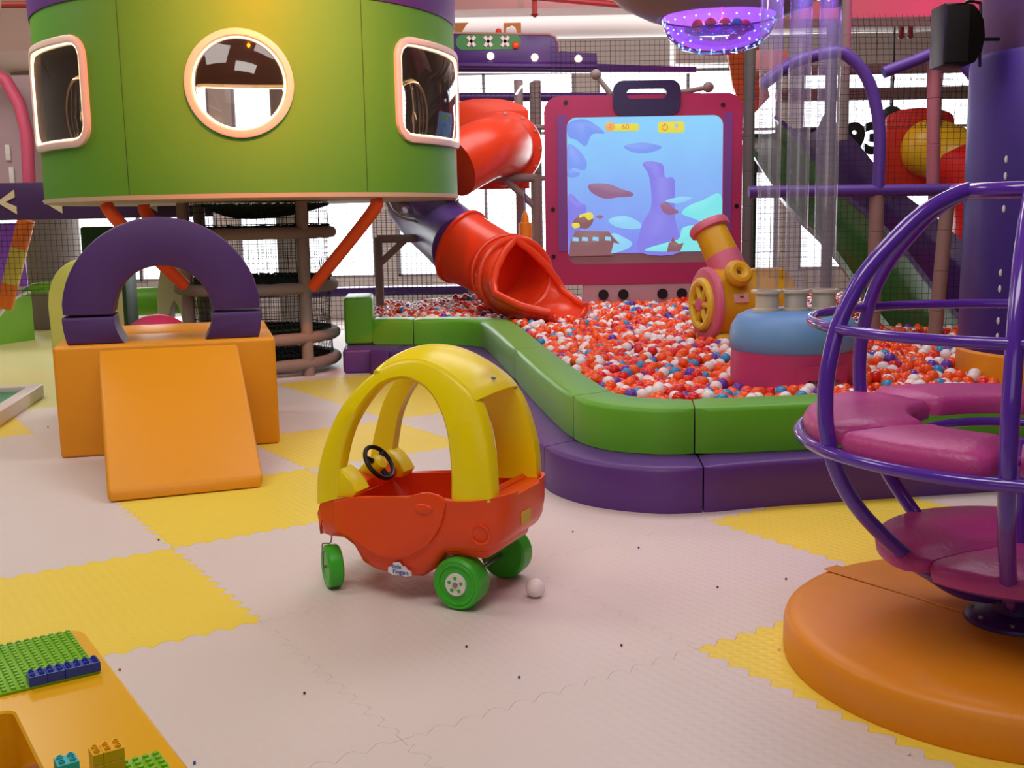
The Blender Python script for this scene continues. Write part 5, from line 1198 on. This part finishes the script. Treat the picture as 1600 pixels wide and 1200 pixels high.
# red panel with yellow and red tubes
rp = thing('tube_slide_entry', 'red panel with a yellow tube and a red tube curving out, beside the padded column', 'slide', (3.9, 10.6, 1.47), 0)
b = MB(); P = [(-.30, 0), (.34, 0), (.34, .66)] + [(.02 + .32 * math.cos(a), .68 + .10 * math.sin(a)) for a in [math.radians(10 + 160 * k / 10) for k in range(11)]] + [(-.30, .68)]
b.prism(P, (0, 0, 0), (1, 0, 0), (0, 0, 1), .05, bev=.008); b.build('red_panel', mat('red_panel_plastic', '#d63418', .4), rp)
b = MB(); b.tube(catmull([(.10, 0, .40), (.12, -.15, .38), (.24, -.30, .30), (.36, -.36, .22)], 6), .27, 32); b.build('yellow_tube', M_slidey, rp)
b = MB(); b.tube(catmull([(.22, -.30, .22), (.30, -.42, .18), (.36, -.52, .08), (.40, -.56, -.15), (.40, -.56, -.6)], 6), [.22] * 2 + [.27] * 23, 32); b.build('red_tube', mat('red_tube_plastic', '#d4241c', .28), rp)
# black figures hanging in the window
M_dig = mat('black_foil', '#141a1a', .4)
for ch, x, z, lb in (('9', 4.50, 2.20, 'black number nine hanging in front of the window, half behind the purple slide'), ('3', 4.76, 2.20, 'black number three hanging in front of the window')):
    o = text('hanging_number', ch, .52, (x, 14.5, z), RX, M_dig, None, .03, off=.028); tag(o, lb, 'number')
for x in (4.50, 4.76):
    b = MB(); b.tube([(x, 14.5, 2.36), (x, 14.5, 4.4)], .004, 5); tag(b.build('hanging_string', M_net), 'thin dark string holding the black number %s' % ('nine' if x < 4.6 else 'three'), 'string')
b = MB(); b.sphere((5.02, 14.6, 2.42), 1, 16, sc=(.18, .12, .22)); b.tube([(5.02, 14.6, 2.6), (5.02, 14.6, 4.4)], .012, 6); b.tube([(5.0, 14.6, 2.3), (5.0, 14.6, 2.0)], .09, 12)
tag(b.build('hanging_figure', M_dig), 'black hanging figure in front of the window left of the red slide panel', 'hanging figure')
# ochre-orange tapering panel and boxes left of the tubes
b = MB(); b.prism([(0, 1.0), (.33, 1.0), (.52, .28), (.25, .0), (.10, .42)][::-1], (2.44, 12.62, 2.30), (1, 0, 0), (0, 0, 1), .06); tag(b.build('orange_cutout', mat('orange_board', '#c85a1c', .5)), 'tapering orange cut-out board behind the net under the glowing saucer', 'cut-out')
b = MB(); b.box((2.84, 12.2, 2.90), (.36, .3, .22), bev=.01); tag(b.build('wall_box', mat('beige_box', '#c79c8a', .5)), 'beige box on the wall behind the left bubble tube', 'box')
b = MB(); b.cyl((2.86, 12.9, 2.1), (2.86, 12.9, 1.75), .16, .14, 20); b.cyl((2.86, 12.9, 1.76), (2.86, 12.9, 0), .03, seg=10); tag(b.build('green_bin', mat('dark_green_plastic', '#123a20', .4)), 'dark green round bin on a pole behind the net right of the game screen', 'bin')
b = MB(); b.tube([(3.1, 12.6, 2.86), (9, 12.6, 2.86)], .06, 10); b.tube([(3.1, 12.9, 2.62), (9, 12.9, 2.62)], .07, 10)
tag(b.build('service_pipes', M_foampost), 'pair of long grey pipes in front of the window wall at the right', 'pipes')

# tiny beads dropped on the mats
BD = {'blue': '#2a6aa8', 'brown': '#5a4038', 'amber': '#b8862a', 'white': '#e0dcd8'}
for x, y, c in [(0.005, 2.95, 'blue'), (-0.592, 2.87, 'brown'), (-1.171, 3.056, 'amber'), (-0.154, 3.182, 'brown'), (0.487, 4.153, 'blue'), (0.708, 3.677, 'brown'), (0.967, 3.751, 'brown'), (0.853, 3.306, 'brown'), (0.787, 3.118, 'white'), (0.941, 2.466, 'white'), (-1.476, 4.379, 'brown'), (0.241, 4.39, 'amber'), (0.319, 3.17, 'brown'), (-0.789, 2.486, 'blue'), (-3.023, 6.986, 'brown')]:
    z = .128 if False else 0.0
    b = MB(); b.sphere((x, y, .0042), .0042, 10); tag(b.build('floor_bead', mat('bead_' + c, BD[c], .4)), 'tiny %s bead dropped on the floor mats' % c, 'bead', '%s beads on the mats' % c)
